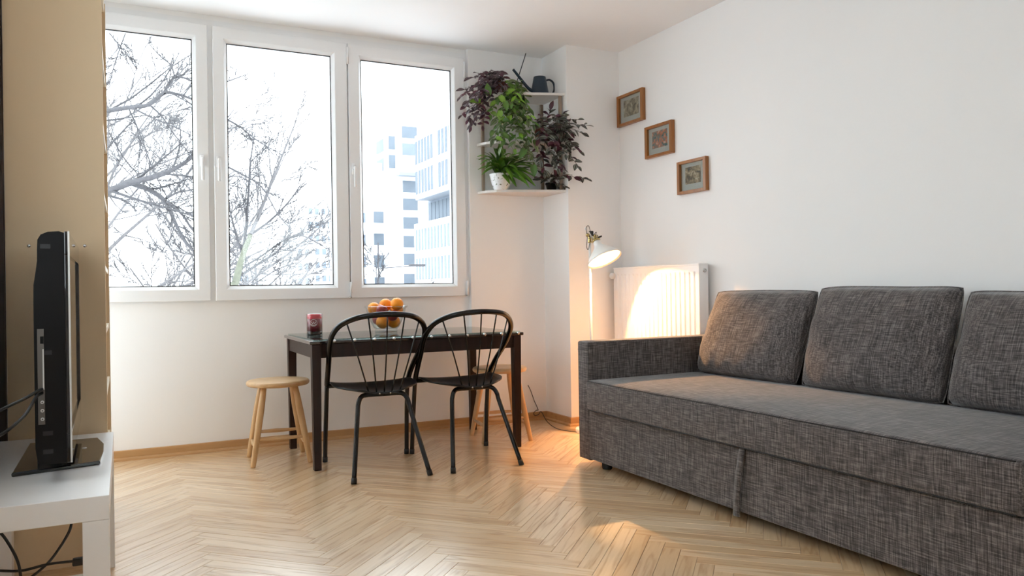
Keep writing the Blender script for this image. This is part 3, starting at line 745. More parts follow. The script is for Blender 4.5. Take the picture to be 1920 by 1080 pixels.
def dup(root, loc, rz, label):
    r = root.copy(); COL.objects.link(r); r.location = loc; r.rotation_euler = (0, 0, rz); r['label'] = label
    for ch in root.children:
        k = ch.copy(); COL.objects.link(k); k.parent = r
        for g in ch.children:
            d = g.copy(); COL.objects.link(d); d.parent = k
    return r
ch1 = make_chair('black metal spindle-back chair near the candle, left of the pair')
ch1.location = (1.284, 4.266, 0); ch1.rotation_euler = (0, 0, math.radians(-3.0))
dup(ch1, (1.815, 4.226, 0), math.radians(-1.5), 'black metal spindle-back chair nearer the sofa, right of the pair')

# ------------------------------------------------------------------ stools
def make_stool(label):
    s = thing('wooden_stool', (0, 0, 0), label, 'stool', 'round wooden stools at the table ends')
    R = .182
    lathe('seat', [(0, .447), (R * .85, .447), (R * .96, .450), (R, .458), (R + .001, .468), (R - .004, .477), (R * .94, .480), (.1, .478), (0, .477)], M['pine_x'], s, None, 48, False)
    tops, feet = [], []
    for k in range(4):
        a = math.pi / 4 + k * math.pi / 2
        ax, ay = math.cos(a), math.sin(a)
        t, f = V((ax * .125, ay * .125, .450)), V((ax * .228, ay * .228, 0))
        tops.append(t); feet.append(f)
        pts = [f + (t - f) * q for q in (0, .03, .35, .7, .9, 1)]
        l_ = tube('leg', pts, [.0135, .0145, .0185, .020, .0175, .015], M['pine'], s, 14, world=False)
    for k, h in ((0, .34), (1, .24), (2, .34), (3, .24)):
        a, b = feet[k] + (tops[k] - feet[k]) * h, feet[(k + 1) % 4] + (tops[(k + 1) % 4] - feet[(k + 1) % 4]) * h
        tube('rung', [a + (b - a) * q for q in (0, .15, .5, .85, 1)], [.0075, .0095, .0125, .0095, .0075], M['pine_x'], s, 10, world=False)
    return s
st1 = make_stool('round pale wooden stool left of the table, beside its end')
st1.location = (.825, 4.785, 0); st1.rotation_euler = (0, 0, math.radians(-4))
dup(st1, (2.262, 4.70, 0), math.radians(-10), 'round wooden stool under the right table end, lit warm by the lamp')

# ------------------------------------------------------------------ sofa
SX0, SYA, SYB = 2.333, 3.69, 1.33
so = thing('sofa', (2.83, 2.5, 0), 'long charcoal linen sofa bed along the white wall', 'sofa')
def soft_box(name, x0, x1, y0, y1, z0, z1, r, parent, puff=0.0, n=(10, 30, 4)):
    bm = bmesh.new(); add_box(bm, x0, x1, y0, y1, z0, z1, r, 4)
    bmesh.ops.subdivide_edges(bm, edges=[e for e in bm.edges if e.calc_length() > .15], cuts=7, use_grid_fill=True)
    cx_, cy_ = (x0 + x1) / 2, (y0 + y1) / 2
    for v in bm.verts:
        u = (v.co.x - cx_) / (x1 - x0) * 2; w = (v.co.y - cy_) / (y1 - y0) * 2
        if v.co.z > z1 - r * .5: v.co.z += puff * max(0, 1 - u ** 4) * max(0, 1 - w ** 6)
    return finish(name, bm, M['fabric'], parent, True)
def plush(name, x0, x1, y0, y1, z0, z1, r, parent): return soft_box(name, x0, x1, y0, y1, z0, z1, r, parent, 0)
for nm, y0, y1 in (('arm', SYA, SYA + .122), ('arm', SYB - .128, SYB - .006)):
    a = box(nm, SX0, 3.335, y0, y1, .030, .700, M['fabric_arm'], so, .012, seg=3)
    for yy in (y0 + .010, y1 - .010): tube('seam', [(SX0 + .004, yy, .032), (SX0 + .0015, yy, .30), (SX0 + .0015, yy, .69)], .0022, M['fabric_seam'], a, 6)
    tube('seam', [(SX0 - .0005, y0 + .006, .652), (SX0 - .0005, y1 - .006, .652)], .0015, M['fabric_seam'], a, 6)
seat = soft_box('seat_cushion', 2.300, 3.12, SYB, SYA - .012, .320, .488, .020, so, .010)
tube('seam', [(2.3035, y, .4835 - .001) for y in (SYB + .02, 2.5, SYA - .03)], .0025, M['fabric_seam'], seat, 6)
tube('seam', [(2.3035, y, .3245) for y in (SYB + .02, 2.5, SYA - .03)], .0025, M['fabric_seam'], seat, 6)
dr = box('drawer_front', SX0 - .008, SX0 + .03, SYB, SYA - .004, .044, .316, M['fabric'], so, .006, seg=3)
tube('pull_strap', smooth_path([(2.322, 2.478, .318), (2.306, 2.480, .25), (2.300, 2.492, .16), (2.304, 2.500, .08), (2.312, 2.507, .030)], 6), .0, M['fabric'], dr, 6) if False else None
bm = bmesh.new()
sp = smooth_path([(2.321, 2.478, .316), (2.312, 2.478, .28), (2.302, 2.484, .20), (2.302, 2.494, .12), (2.308, 2.505, .045), (2.312, 2.508, .026)], 6)
for k, s in ((-1, 0), (1, 0)): pass
A = [[bm.verts.new(p + V((dx, dy, 0))) for dx, dy in ((-.004, -.016), (.004, -.016), (.004, .016), (-.004, .016))] for p in sp]
for a, b in zip(A[:-1], A[1:]):
    for k in range(4): bm.faces.new((a[k], a[(k + 1) % 4], b[(k + 1) % 4], b[k]))
bm.faces.new(A[0]); bm.faces.new(A[-1][::-1]); finish('pull_strap', bm, M['fabric'], dr, True)
box('base_frame', SX0 + .032, 3.32, SYB + .002, SYA - .006, .05, .316, M['fabric'], so, .004)
box('backrest', 3.125, 3.33, SYB, SYA - .004, .30, .715, M['fabric'], so, .03, seg=3)
for fx in (2.385, 3.25):
    for fy in (3.60, 1.42): lathe('foot', [(0, 0), (.026, 0), (.028, .004), (.030, .0495), (0, .0495)], M['black_rubber'], so, T(fx, fy, 0), 20)

def cushion(name, y0, y1, label, seed, xb=2.945, lean=.165, z0=.492, hgt=.485, thick=.105, skew=0.0):
    rnd = random.Random(seed)
    e = thing(name, (xb + .08, (y0 + y1) / 2, z0), label, 'cushion', 'loose back cushions on the sofa')
    bm = bmesh.new(); nu, nv = 34, 24; fr, bk_ = [], []
    ph = [rnd.uniform(0, 6.28) for _ in range(8)]
    hw = abs(y1 - y0) / 2; cy_ = (y0 + y1) / 2
    for i in range(nu + 1):
        a, b = [], []
        for j in range(nv + 1):
            u, v = i / nu * 2 - 1, j / nv * 2 - 1
            # outline: sides slightly drawn in, corners kept as ears
            ou = hw * u * (1 - .015 * (1 - v * v) - .034 * abs(v) ** 7) ; ov = hgt / 2 * v * (1 - .025 * (1 - u * u) - .048 * abs(u) ** 7)
            e_ = max(0, 1 - abs(u) ** 3.2) ** .55 * max(0, 1 - abs(v) ** 3.0) ** .55
            bulge = e_ * (1 + .28 * -v * .6)
            wr = .006 * math.sin(5 * u + 3 * v + ph[0]) + .004 * math.sin(11 * v - 4 * u + ph[1]) + .003 * math.sin(17 * u + ph[2] + 6 * v)
            edge = max(abs(u), abs(v)); wr *= (.35 + .65 * edge ** 2) * min(1, (1 - edge) * 12)
            tw = hgt / 2 * .012 * math.sin(3 * u + ph[3])
            zz = z0 + hgt / 2 + ov + tw * (v + 1) / 2 - (.012 * (1 - abs(u) ** 2) if v > .9 else 0) * 0
            yy = cy_ + ou + skew * v * hw * .03
            xc = xb + .095 + lean * (v + 1) / 2
            a.append(bm.verts.new((xc - thick * bulge * 1.0 + wr, yy, zz)))
            if 0 < i < nu and 0 < j < nv: b.append(bm.verts.new((xc + thick * .45 * bulge - wr, yy, zz)))
            else: b.append(a[-1])
        fr.append(a); bk_.append(b)
    for i in range(nu):
        for j in range(nv):
            bm.faces.new((fr[i][j], fr[i + 1][j], fr[i + 1][j + 1], fr[i][j + 1]))
            bm.faces.new((bk_[i][j], bk_[i][j + 1], bk_[i + 1][j + 1], bk_[i + 1][j]))
    rim = [fr[i][0].co.copy() for i in range(nu + 1)] + [fr[nu][j].co.copy() for j in range(1, nv + 1)] + [fr[i][nv].co.copy() for i in range(nu - 1, -1, -1)] + [fr[0][j].co.copy() for j in range(nv - 1, 0, -1)]
    c_ = finish('cover', bm, M['fabric'], e, True)
    tube('seam', rim, .0028, M['fabric'], e, 6, True)
    return e
cushion('sofa_cushion', 2.845, 3.615, 'charcoal back cushion next to the sofa arm, warmly lit', 1)
cushion('sofa_cushion', 2.065, 2.835, 'charcoal back cushion in the middle of the sofa', 2, hgt=.50, skew=.6)
cushion('sofa_cushion', 1.335, 2.060, 'charcoal back cushion at the right picture edge', 3, hgt=.478)

# ------------------------------------------------------------------ radiator
rx0, rx1, ry0, ry1, rz0, rz1 = 3.262, 3.335, 3.845, 4.798, .52, 1.148
ra = thing('radiator', (3.3, 4.32, rz0), 'white ribbed panel radiator on the wall behind the sofa arm', 'radiator')
bm = bmesh.new()
# pressed front panel: vertical flutes
prof = []; n_fl = 19; pitch = (ry1 - ry0 - .05) / n_fl
prof.append((rx0, ry0 + .002))
for k in range(n_fl):
    y = ry0 + .025 + k * pitch
    prof += [(rx0, y + pitch * .10), (rx0 + .007, y + pitch * .26), (rx0 + .007, y + pitch * .42), (rx0, y + pitch * .58)]
prof.append((rx0, ry1 - .002))
zs = [rz0, rz0 + .035, rz0 + .05, rz1 - .065, rz1 - .05, rz1 - .012]
g = []
for iz, z in enumerate(zs):
    fl = 1 if iz in (2, 3) else 0
    g.append([bm.verts.new(((x if fl else rx0), y, z)) for x, y in prof])
for a, b in zip(g[:-1], g[1:]):
    for k in range(len(prof) - 1): bm.faces.new((a[k], a[k + 1], b[k + 1], b[k]))
finish('front_panel', bm, M['radiator'], ra)
box('side_cover', rx0 + .001, rx1, ry0 - .001, ry0 + .002, rz0, rz1 - .004, M['radiator'], ra)
box('side_cover', rx0 + .001, rx1, ry1 - .002, ry1 + .001, rz0, rz1 - .004, M['radiator'], ra)
box('back_panel', rx1 - .004, rx1, ry0 + .003, ry1 - .003, rz0, rz1 - .03, M['radiator'], ra)
tg = box('top_grille', rx0 - .001, rx1 + .001, ry0 - .002, ry1 + .002, rz1 - .012, rz1, M['radiator'], ra, .002)
for k in range(24): box('slot', rx0 + .014, rx1 - .012, ry0 + .02 + k * .038, ry0 + .048 + k * .038, rz1 - .001, rz1 + .0003, M['soffit'], tg)
for z in (.62, 1.05): 
    for y in (ry0 + .15, ry1 - .15): box('wall_bracket', rx1, XR - .002, y - .015, y + .015, z - .03, z + .03, M['radiator'], ra)
lathe('end_plug', [(0, .004), (.006, .004), (.007, .006), (.012, .006), (.013, 0)], M['chrome'], ra, aim((rx0 + .045, ry0 - .001, rz1 - .045), (0, -1, 0)), 16)
va = lathe('thermostat_valve', [(0, 0), (.012, 0), (.013, .01), (.022, .012), (.023, .045), (.020, .052), (0, .053)], M['white_plastic'], ra, aim((rx0 + .02, ry1 + .004, rz1 - .06), (-.9, -.3, 0)), 20)
lathe('collar', [(.012, -.004), (.0245, -.002), (.0245, .008), (.013, .010)], M['gasket'], va, aim((rx0 + .02, ry1 + .004, rz1 - .06), (-.9, -.3, 0)), 20)

# ------------------------------------------------------------------ framed prints on the right wall
def print_mat(name, cols, seed):
    m, nt, p = new_mat(name); L = nt.links.new
    tc = N(nt, 'ShaderNodeTexCoord'); mp = N(nt, 'ShaderNodeMapping'); mp.inputs['Location'].default_value = (seed * 3.1, seed * 1.7, seed); L(tc.outputs['Object'], mp.inputs['Vector'])
    n1 = N(nt, 'ShaderNodeTexNoise', Scale=26.0, Detail=6.0, Roughness=.7, Distortion=.6); L(mp.outputs[0], n1.inputs['Vector'])
    cr = N(nt, 'ShaderNodeValToRGB'); cr.color_ramp.interpolation = 'LINEAR'
    e = cr.color_ramp.elements; e[0].position = .32; e[0].color = cols[0]; e[1].position = .68; e[1].color = cols[-1]
    for i, c in enumerate(cols[1:-1]):
        x = cr.color_ramp.elements.new(.32 + .36 * (i + 1) / (len(cols) - 1)); x.color = c
    L(n1.outputs['Fac'], cr.inputs[0]); L(cr.outputs[0], p.inputs['Base Color']); p.inputs['Roughness'].default_value = .5
    return m
M['mount'] = plain('grey_mount_board', (0.42, 0.41, 0.38, 1), .8, var=.03)
pics = [(4.512, 4.832, 2.202, 2.432, 'picture frame by the room corner, topmost of three', print_mat('print_a', [srgb(70, 60, 48), srgb(120, 108, 88), srgb(160, 150, 128), srgb(196, 190, 170)], 1)),
        (4.189, 4.492, 1.911, 2.136, 'picture frame with orange and teal print, middle of three', print_mat('print_b', [srgb(34, 42, 48), srgb(86, 112, 110), srgb(176, 98, 62), srgb(200, 190, 178)], 2)),
        (3.853, 4.140, 1.616, 1.835, 'picture frame nearest the sofa, lowest of three', print_mat('print_c', [srgb(30, 26, 22), srgb(92, 76, 56), srgb(150, 128, 98), srgb(206, 196, 176)], 3))]
for y0, y1, z0, z1, lab, pm in pics:
    t_ = thing('picture_frame', (XR, (y0 + y1) / 2, z0), 'small amber wooden ' + lab, 'picture', 'framed prints stepping down the wall')
    dp, bw = .030, .026
    for a in ((y0, y0 + bw, z0, z1), (y1 - bw, y1, z0, z1), (y0 + bw, y1 - bw, z0, z0 + bw * .75), (y0 + bw, y1 - bw, z1 - bw * .75, z1)):
        box('rail', XR - dp, XR - .001, a[0], a[1], a[2], a[3], M['frame_wood'], t_, .0015)
    mo = box('mount', XR - .011, XR - .006, y0 + bw, y1 - bw, z0 + bw * .75, z1 - bw * .75, M['mount'], t_)
    box('print', XR - .0125, XR - .0111, y0 + bw + .042, y1 - bw - .042, z0 + .062, z1 - .045, pm, mo)
    box('glazing', XR - .016, XR - .0145, y0 + bw, y1 - bw, z0 + bw * .75, z1 - bw * .75, M['glass'], t_)

# ------------------------------------------------------------------ floor lamp
lp = V((2.905, 4.56, 0))
la = thing('floor_lamp', lp, 'white floor lamp with brass joints, lit, behind the sofa arm', 'lamp')
lathe('base', [(0, 0), (.115, 0), (.118, .004), (.118, .024), (.112, .032), (.02, .034), (.014, .045), (0, .046)], M['white_metal'], la, T(*lp), 40)
tube('pole', [(lp.x, lp.y, .04), (lp.x, lp.y, 1.345)], .009, M['white_metal'], la, 14)
ax = V((.133, -.47, -.87)).normalized()
oc = on_y(1134, 487, 4.45)             # centre of the shade's opening
SH = .150
neck = oc - ax * SH
mw = aim(neck, ax)
prof_o = [(.014, .0), (.024, .002), (.027, .012), (.028, .030), (.034, .045), (.050, .062), (.074, .084), (.098, .108), (.116, .132), (.1235, .150)]
prof_i = [(r - .0025, z + .001) for r, z in prof_o[::-1]][:-1]
shd = lathe('shade', prof_o + prof_i + [(.0215, .0025), (0, .0025)], M['white_metal'], la, mw, 48)
lathe('bulb', [(0, .004)] + [(.012 * math.sin(math.radians(a)), .0165 - .0125 * math.cos(math.radians(a))) for a in range(20, 180, 20)] + [(0, .029)], emit('warm_bulb', (1.0, 0.50, 0.17, 1), 23000.0), la, mw, 20)
tp = V((lp.x, lp.y, 1.345))
bf = lathe('pole_joint', [(0, -.02), (.013, -.02), (.015, -.012), (.012, -.006), (.012, .010), (.015, .016), (.013, .024), (0, .024)], M['brass'], la, T(*(tp + V((0, 0, -.01)))), 16)
box('clamp', tp.x - .014, tp.x + .022, tp.y - .018, tp.y + .018, tp.z + .012, tp.z + .052, M['gasket'], la, .004)
j2 = tp + V((.0, 0, .030))
tail = on_y(1098, 428, 4.50); 
hj = neck - ax * .028
tube('arm', [tail, j2 + V((-.01, -.012, .0)), hj + V((-.01, 0, -.004))], .008, M['white_metal'], la, 12)
lathe('wing_nut', [(0, 0), (.010, 0), (.012, .006), (.008, .012), (.012, .018), (0, .020)], M['brass'], la, aim(on_y(1101, 441, 4.47), (-.3, -1, 0)), 12)
lathe('shade_joint', [(.02, 0), (.030, -.002), (.030, -.008), (.016, -.012), (.016, -.040), (.020, -.044), (.0, -.05)], M['brass'], la, mw, 20)
for s in (-1, 1): tube('fork', [neck + RR * s * .024, neck + RR * s * .024 - ax * .05], .004, M['brass'], la, 8)
tube('knob', [hj + RR * .020, hj + RR * .048 + V((0, 0, .012))], .006, M['gasket'], la, 10)
tube('cord', smooth_path([hj, on_y(1118, 435, 4.42), on_y(1110, 442, 4.46), on_y(1104, 424, 4.48), on_y(1099, 428, 4.47), on_y(1101, 445, 4.46), on_y(1100, 462, 4.46), on_y(1103, 468, 4.46), on_y(1106, 455, 4.47), j2 + V((0, -.01, -.02))], 7), .0022, M['cable'], la, 6)
# flex from the foot of the lamp to the wall by the stool
lc = [(lp.x - .11, lp.y + .02, .006), (2.74, 4.75, .006), (2.82, 5.05, .006), on_y(1015, 772, 5.16), on_y(1010, 777, 5.15), on_y(1003, 779, 5.15), on_y(1001, 774, 5.15), on_y(1006, 769, 5.16), on_y(1009, 768, 5.17), on_y(1002, 752, 5.19), on_y(996, 735, 5.2), on_y(990, 722, 5.2)]
tag(tube('lamp_flex', smooth_path(lc, 8), .0028, M['cable'], None, 6), 'thin dark flex looping up the wall behind the right stool', 'cable')

# ------------------------------------------------------------------ corner shelf unit
sh = thing('corner_shelf', (2.7, 5.1, 1.70), 'white three-tier corner shelf crowded with plants', 'shelf')
poly = [(XC, WS), (2.350, WS), (2.352, 5.175), (2.375, 5.105), (2.425, 5.045), (2.52, 5.005), (2.66, 4.958), (2.80, 4.905), (XC, 4.868)]
SZ = (1.722, 2.076, 2.430)
for z in SZ:
    prism('board', poly[::-1], z - .018, z, M['shelf'], sh, .001)
posts = ((2.392, WS - .012), (2.882, 4.90), (XC - .012, WS - .012))
for x, y in posts:
    for a, b in zip(SZ[:-1], SZ[1:]): box('post', x - .010, x + .010, y - .010, y + .010, a, b - .018, M['shelf_post'], sh, .002)

# ------------------------------------------------------------------ watering can
wz = SZ[2]
c_ = on_y(1012, 160, 5.02); wx, wy = c_.x, 5.02
wc = thing('watering_can', (wx, wy, wz), 'dark blue watering can on the top shelf', 'watering can')
lathe('body', [(0, 0), (.066, 0), (.069, .003), (.068, .01), (.046, .135), (.0445, .140), (.042, .139), (.043, .133), (.060, .02), (0, .018)], M['can_blue'], wc, T(wx, wy, wz), 40)
sd = (on_y(960, 128, 5.02) - V((wx, wy, wz + .03))); sdn = V((sd.x, sd.y, 0)).normalized()
s0 = V((wx, wy, wz + .028)) + sdn * .052
tube('spout', smooth_path([s0, s0 + V((sdn.x * .05, sdn.y * .05, .025)), on_y(962, 130, 5.02)], 5), [.014, .0135, .013, .0125, .012, .0115, .011, .0105, .010, .0095, .009], M['can_blue'], wc, 14)
tube('handle', smooth_path([V((wx, wy, wz + .118)) - sdn * .045, V((wx, wy, wz + .128)) - sdn * .085, V((wx, wy, wz + .105)) - sdn * .118, V((wx, wy, wz + .055)) - sdn * .122, V((wx, wy, wz + .018)) - sdn * .098, V((wx, wy, wz + .012)) - sdn * .062], 6), .0075, M['can_blue'], wc, 10)

# ------------------------------------------------------------------ plants
def leaf_mesh(name, ln, wd, heart=False, fold=.25, droop=.25, nseg=6):
    """blade along +x from the stalk, midrib on y=0, up is +z"""
    bm = bmesh.new(); rows = []
    for i in range(nseg + 1):
        t = i / nseg
        if heart: hw = wd / 2 * (math.sin(math.pi * min(1, t * .93 + .07)) ** .7) * (1 - .45 * t) * 1.25
        else: hw = wd / 2 * math.sin(math.pi * min(1, t * .95 + .05)) ** .8
        if i == nseg: hw = 0
        x = ln * t; z = -droop * ln * t * t
        row = []
        for k in (-1, -.5, 0, .5, 1):
            xx = x - (ln * .10 * abs(k) * (1 - t) if heart and t < .2 else 0)
            row.append(bm.verts.new((xx, hw * k, z + fold * hw * abs(k))))
        rows.append(row)
    for a, b in zip(rows[:-1], rows[1:]):
        for k in range(4): bm.faces.new((a[k], a[k + 1], b[k + 1], b[k]))
    bmesh.ops.remove_doubles(bm, verts=bm.verts, dist=1e-5)
    me = bpy.data.meshes.new(name); bm.to_mesh(me); bm.free()
    for f in me.polygons: f.use_smooth = True
    return me
def leaf_variants(ln, wd, mats, **kw):
    out = []
    for m in mats:
        for s in (.8, 1.0, 1.2):
            me = leaf_mesh('leaf', ln * s, wd * s, **kw); me.materials.append(m); out.append(me)
    return out
def grow(plant, start, targets, leaves, spacing, stem_mat, rnd, r=.0016, lift=.05, droop=.05, first=.25, cap=300):
    """stems from START to each target point, leaves alternating along them"""
    n = 0
    for tg in targets:
        a, b = V(start), V(tg)
        a = a + V((rnd.uniform(-.035, .035), rnd.uniform(-.035, .035), 0))
        mid1 = a.lerp(b, .33) + V((rnd.uniform(-.02, .02), rnd.uniform(-.02, .01), lift * rnd.uniform(.5, 1.3)))
        if b.x > 2.87 and b.y < 4.86:      # round the corner of the pillar, not through it
            a2 = V((2.83, 4.80, a.z + rnd.uniform(-.03, .04) + (b.z - a.z) * .25)); mid1 = a2
        mid2 = (a.lerp(b, .7) if mid1.x != 2.83 else V(mid1).lerp(b, .55)) + V((rnd.uniform(-.02, .02), rnd.uniform(-.03, .01), lift * .5 - droop * rnd.uniform(0, .6)))
        pts = smooth_path([a, mid1, mid2, b], 6)
        tube('stem', pts, r, stem_mat, plant, 5)
        ln = sum((pts[i + 1] - pts[i]).length for i in range(len(pts) - 1)); k = max(3, int(ln * (1 - first) / spacing))
        for i in range(k + 1):
            if n >= cap: return n
            t = first + (1 - first) * i / k; f = min(t, .999) * (len(pts) - 1); j = int(f); p = pts[j].lerp(pts[j + 1], f - j)
            tan = (pts[j + 1] - pts[j]).normalized(); side_ = tan.cross(V((0, 0, 1)))
            side_ = side_.normalized() if side_.length > .05 else RR.copy()
            d = tan * rnd.uniform(.2, .6) + side_ * (1 if i % 2 else -1) * rnd.uniform(.5, 1.0) + V((0, 0, rnd.uniform(-.5, .35))) - FR * rnd.uniform(0, .5)
            if i == k: d = tan + V((rnd.uniform(-.3, .3), rnd.uniform(-.3, .3), rnd.uniform(-.2, .4)))
            d.normalize()
            up_ = (V((0, 0, 1)) * rnd.uniform(.3, 1) - FR * rnd.uniform(.3, 1.1) + RR * rnd.uniform(-.4, .4)); up_ = (up_ - d * up_.dot(d)).normalized()
            mw = Matrix((( d.x, up_.cross(d).x, up_.x, p.x), (d.y, up_.cross(d).y, up_.y, p.y), (d.z, up_.cross(d).z, up_.z, p.z), (0, 0, 0, 1)))
            o = bpy.data.objects.new('leaf', rnd.choice(leaves)); COL.objects.link(o); o.parent = plant; o.matrix_parent_inverse = ORG[plant.name].inverted(); o.matrix_world = mw
            o.matrix_basis = mw
            n += 1
    return n
def pot(plant, c, r, h, mat, taper=.75):
    lathe('pot', [(0, 0), (r * taper, 0), (r * taper + .002, .003), (r, h - .012), (r + .004, h - .012), (r + .004, h), (r - .003, h), (r - .006, h - .02), (0, h - .02)], mat, plant, T(*c), 28)
    lathe('soil', [(0, h - .014), (r * .5, h - .013), (r - .007, h - .018)], M['soil'], plant, T(*c), 20)
rnd = random.Random(11)
lv_purple = leaf_variants(.054, .027, [M['leaf_purple'], M['leaf_purple'], M['leaf_under']])
lv_zeb = leaf_variants(.058, .030, [M['leaf_zebrina'], M['leaf_zebrina'], M['leaf_zebrina'], M['leaf_under']])
lv_green = leaf_variants(.056, .030, [M['leaf_green'], M['leaf_green'], M['leaf_dull'], M['leaf_dull'], M['leaf_lime']], heart=True)
lv_big = leaf_variants(.068, .042, [M['leaf_lime'], M['leaf_green']], heart=True)
lv_dull = leaf_variants(.058, .026, [M['leaf_dull'], M['leaf_green'], M['leaf_dull']])
# 1 purple trailing plant, left end of the top shelf
pa = V((2.475, 5.10, SZ[2]))
t1 = thing('trailing_plant', pa, 'purple-leaved trailing plant at the left end of the top shelf', 'plant', 'plants on the corner shelf')
pot(t1, pa, .055, .085, M['terracotta'])
tg1 = [on_y(x, y, d) for x, y, d in ((871, 168, 5.05), (864, 182, 5.0), (882, 146, 5.08), (897, 138, 5.06), (916, 137, 5.05), (944, 146, 5.05), (946, 160, 5.0), (884, 238, 4.95), (866, 216, 4.95), (905, 236, 4.93), (878, 225, 4.95), (893, 218, 4.9), (872, 200, 4.95), (900, 160, 4.98), (925, 150, 4.98), (888, 175, 4.95), (905, 178, 4.92), (936, 168, 4.95), (880, 190, 4.9), (915, 165, 5.0))]
grow(t1, pa + V((0, 0, .075)), tg1, lv_purple, .023, M['purple_stem'], rnd, lift=.07, first=.2, cap=280)
# 2 green climber in the middle of the top shelf, hanging in front of the tiers
pb = V((2.60, 5.075, SZ[2]))
t2 = thing('climbing_plant', pb, 'bright green trailing plant hanging from the middle of the top shelf', 'plant', 'plants on the corner shelf')
pot(t2, pb, .055, .075, M['white_plastic'])
tg2 = [on_y(x, y, d) for x, y, d in ((930, 190, 4.95), (945, 200, 4.9), (920, 215, 4.93), (950, 230, 4.9), (965, 215, 4.9), (980, 205, 4.92), (990, 225, 4.88), (935, 240, 4.9), (925, 262, 4.9), (955, 255, 4.88), (975, 250, 4.88), (990, 262, 4.86), (940, 275, 4.9), (1003, 270, 4.85), (985, 290, 4.86), (1000, 305, 4.85), (965, 280, 4.86), (985, 185, 4.95), (960, 195, 4.9), (1000, 235, 4.86), (930, 225, 4.9), (945, 262, 4.88), (970, 232, 4.88), (915, 245, 4.92), (1005, 195, 4.95))]
grow(t2, pb + V((0, 0, .065)), tg2, lv_green + lv_dull, .029, M['green_stem'], rnd, lift=.06, first=.22, cap=285)
for x, y, d, s in ((900, 190, 4.93, (-1, .1)), (916, 178, 4.95, (-.1, 1)), (938, 180, 4.9, (.5, -.8)), (950, 175, 4.95, (.9, .5)), (938, 208, 4.88, (-.1, -1)), (930, 258, 4.86, (.8, -.3)), (1000, 310, 4.84, (.1, -1)), (985, 280, 4.84, (-.5, -.7)), (962, 168, 4.98, (.7, .8)), (947, 190, 4.88, (.2, -1)), (942, 250, 4.86, (.5, -.4)), (925, 245, 4.86, (-.3, -.6))):
    p = on_y(x, y, d); dd = (RR * s[0] + V((0, 0, s[1])) - FR * .3).normalized(); up_ = -FR + V((0, 0, .5)); up_ = (up_ - dd * up_.dot(dd)).normalized(); yv = up_.cross(dd)
    o = bpy.data.objects.new('leaf', rnd.choice(lv_big)); COL.objects.link(o); o.parent = t2; o.matrix_parent_inverse = ORG[t2.name].inverted()
    o.matrix_basis = Matrix(((dd.x, yv.x, up_.x, p.x), (dd.y, yv.y, up_.y, p.y), (dd.z, yv.z, up_.z, p.z), (0, 0, 0, 1)))
tube('support_stick', [on_y(986, 100, 5.06), on_y(957, 192, 5.06)], .0035, M['gasket'], t2, 8)
# pale bare runners looping below the middle tier
for pts in (((935, 262), (948, 290), (965, 302), (978, 298)), ((955, 265), (962, 285), (950, 298), (940, 285)), ((960, 250), (985, 285), (975, 300), (955, 292))):
    tube('runner', smooth_path([on_y(x, y, 4.92) for x, y in pts], 6), .0018, M['green_stem'], t2, 5)
# 3 striped trailing plant, right end of the middle tier
pz = V((2.80, 5.02, SZ[1]))
t3 = thing('striped_plant', pz, 'dark striped trailing plant spilling off the right end of the middle shelf', 'plant', 'plants on the corner shelf')
pot(t3, pz, .062, .11, M['terracotta'])
tg3 = [on_y(x, y, d) for x, y, d in ((1099, 236, 4.74), (1092, 250, 4.72), (1084, 224, 4.75), (1056, 214, 4.85), (1032, 206, 4.95), (1018, 216, 4.9), (1084, 312, 4.72), (1088, 285, 4.72), (1062, 328, 4.78), (1046, 316, 4.8), (1014, 300, 4.85), (1022, 325, 4.84), (1070, 250, 4.76), (1052, 244, 4.8), (1010, 262, 4.84), (1040, 275, 4.78), (1075, 270, 4.74), (1030, 255, 4.82), (1060, 290, 4.77), (1036, 300, 4.8), (1012, 240, 4.86), (1045, 225, 4.85))]
grow(t3, pz + V((0, 0, .10)), tg3, lv_zeb, .025, M['purple_stem'], rnd, lift=.07, first=.2, cap=290)
# 4 fern in a white dotted pot on the bottom tier
def dotted():
    m, nt, p = new_mat('white_speckled_pot'); L = nt.links.new
    tc = N(nt, 'ShaderNodeTexCoord'); n = N(nt, 'ShaderNodeTexNoise', Scale=42.0, Detail=3.0, Distortion=1.5); L(tc.outputs['Object'], n.inputs['Vector'])
    cr = N(nt, 'ShaderNodeValToRGB'); e = cr.color_ramp.elements; e[0].position = .34; e[0].color = (.10, .13, .07, 1); e[1].position = .39; e[1].color = (.78, .80, .82, 1)
    L(n.outputs['Fac'], cr.inputs[0]); L(cr.outputs[0], p.inputs['Base Color']); p.inputs['Roughness'].default_value = .25; return m
pf = on_y(940, 350, 5.07); pf = V((pf.x, 5.07, SZ[0]))
t4 = thing('potted_fern', pf, 'green fern in a white speckled pot on the bottom shelf', 'plant', 'plants on the corner shelf')
lathe('pot', [(0, 0), (.050, 0), (.053, .003), (.070, .045), (.083, .105), (.087, .112), (.086, .118), (.081, .117), (.075, .10), (0, .098)], dotted(), t4, T(*pf), 36)
lathe('soil', [(0, .106), (.04, .105), (.074, .100)], M['soil'], t4, T(*pf), 20)
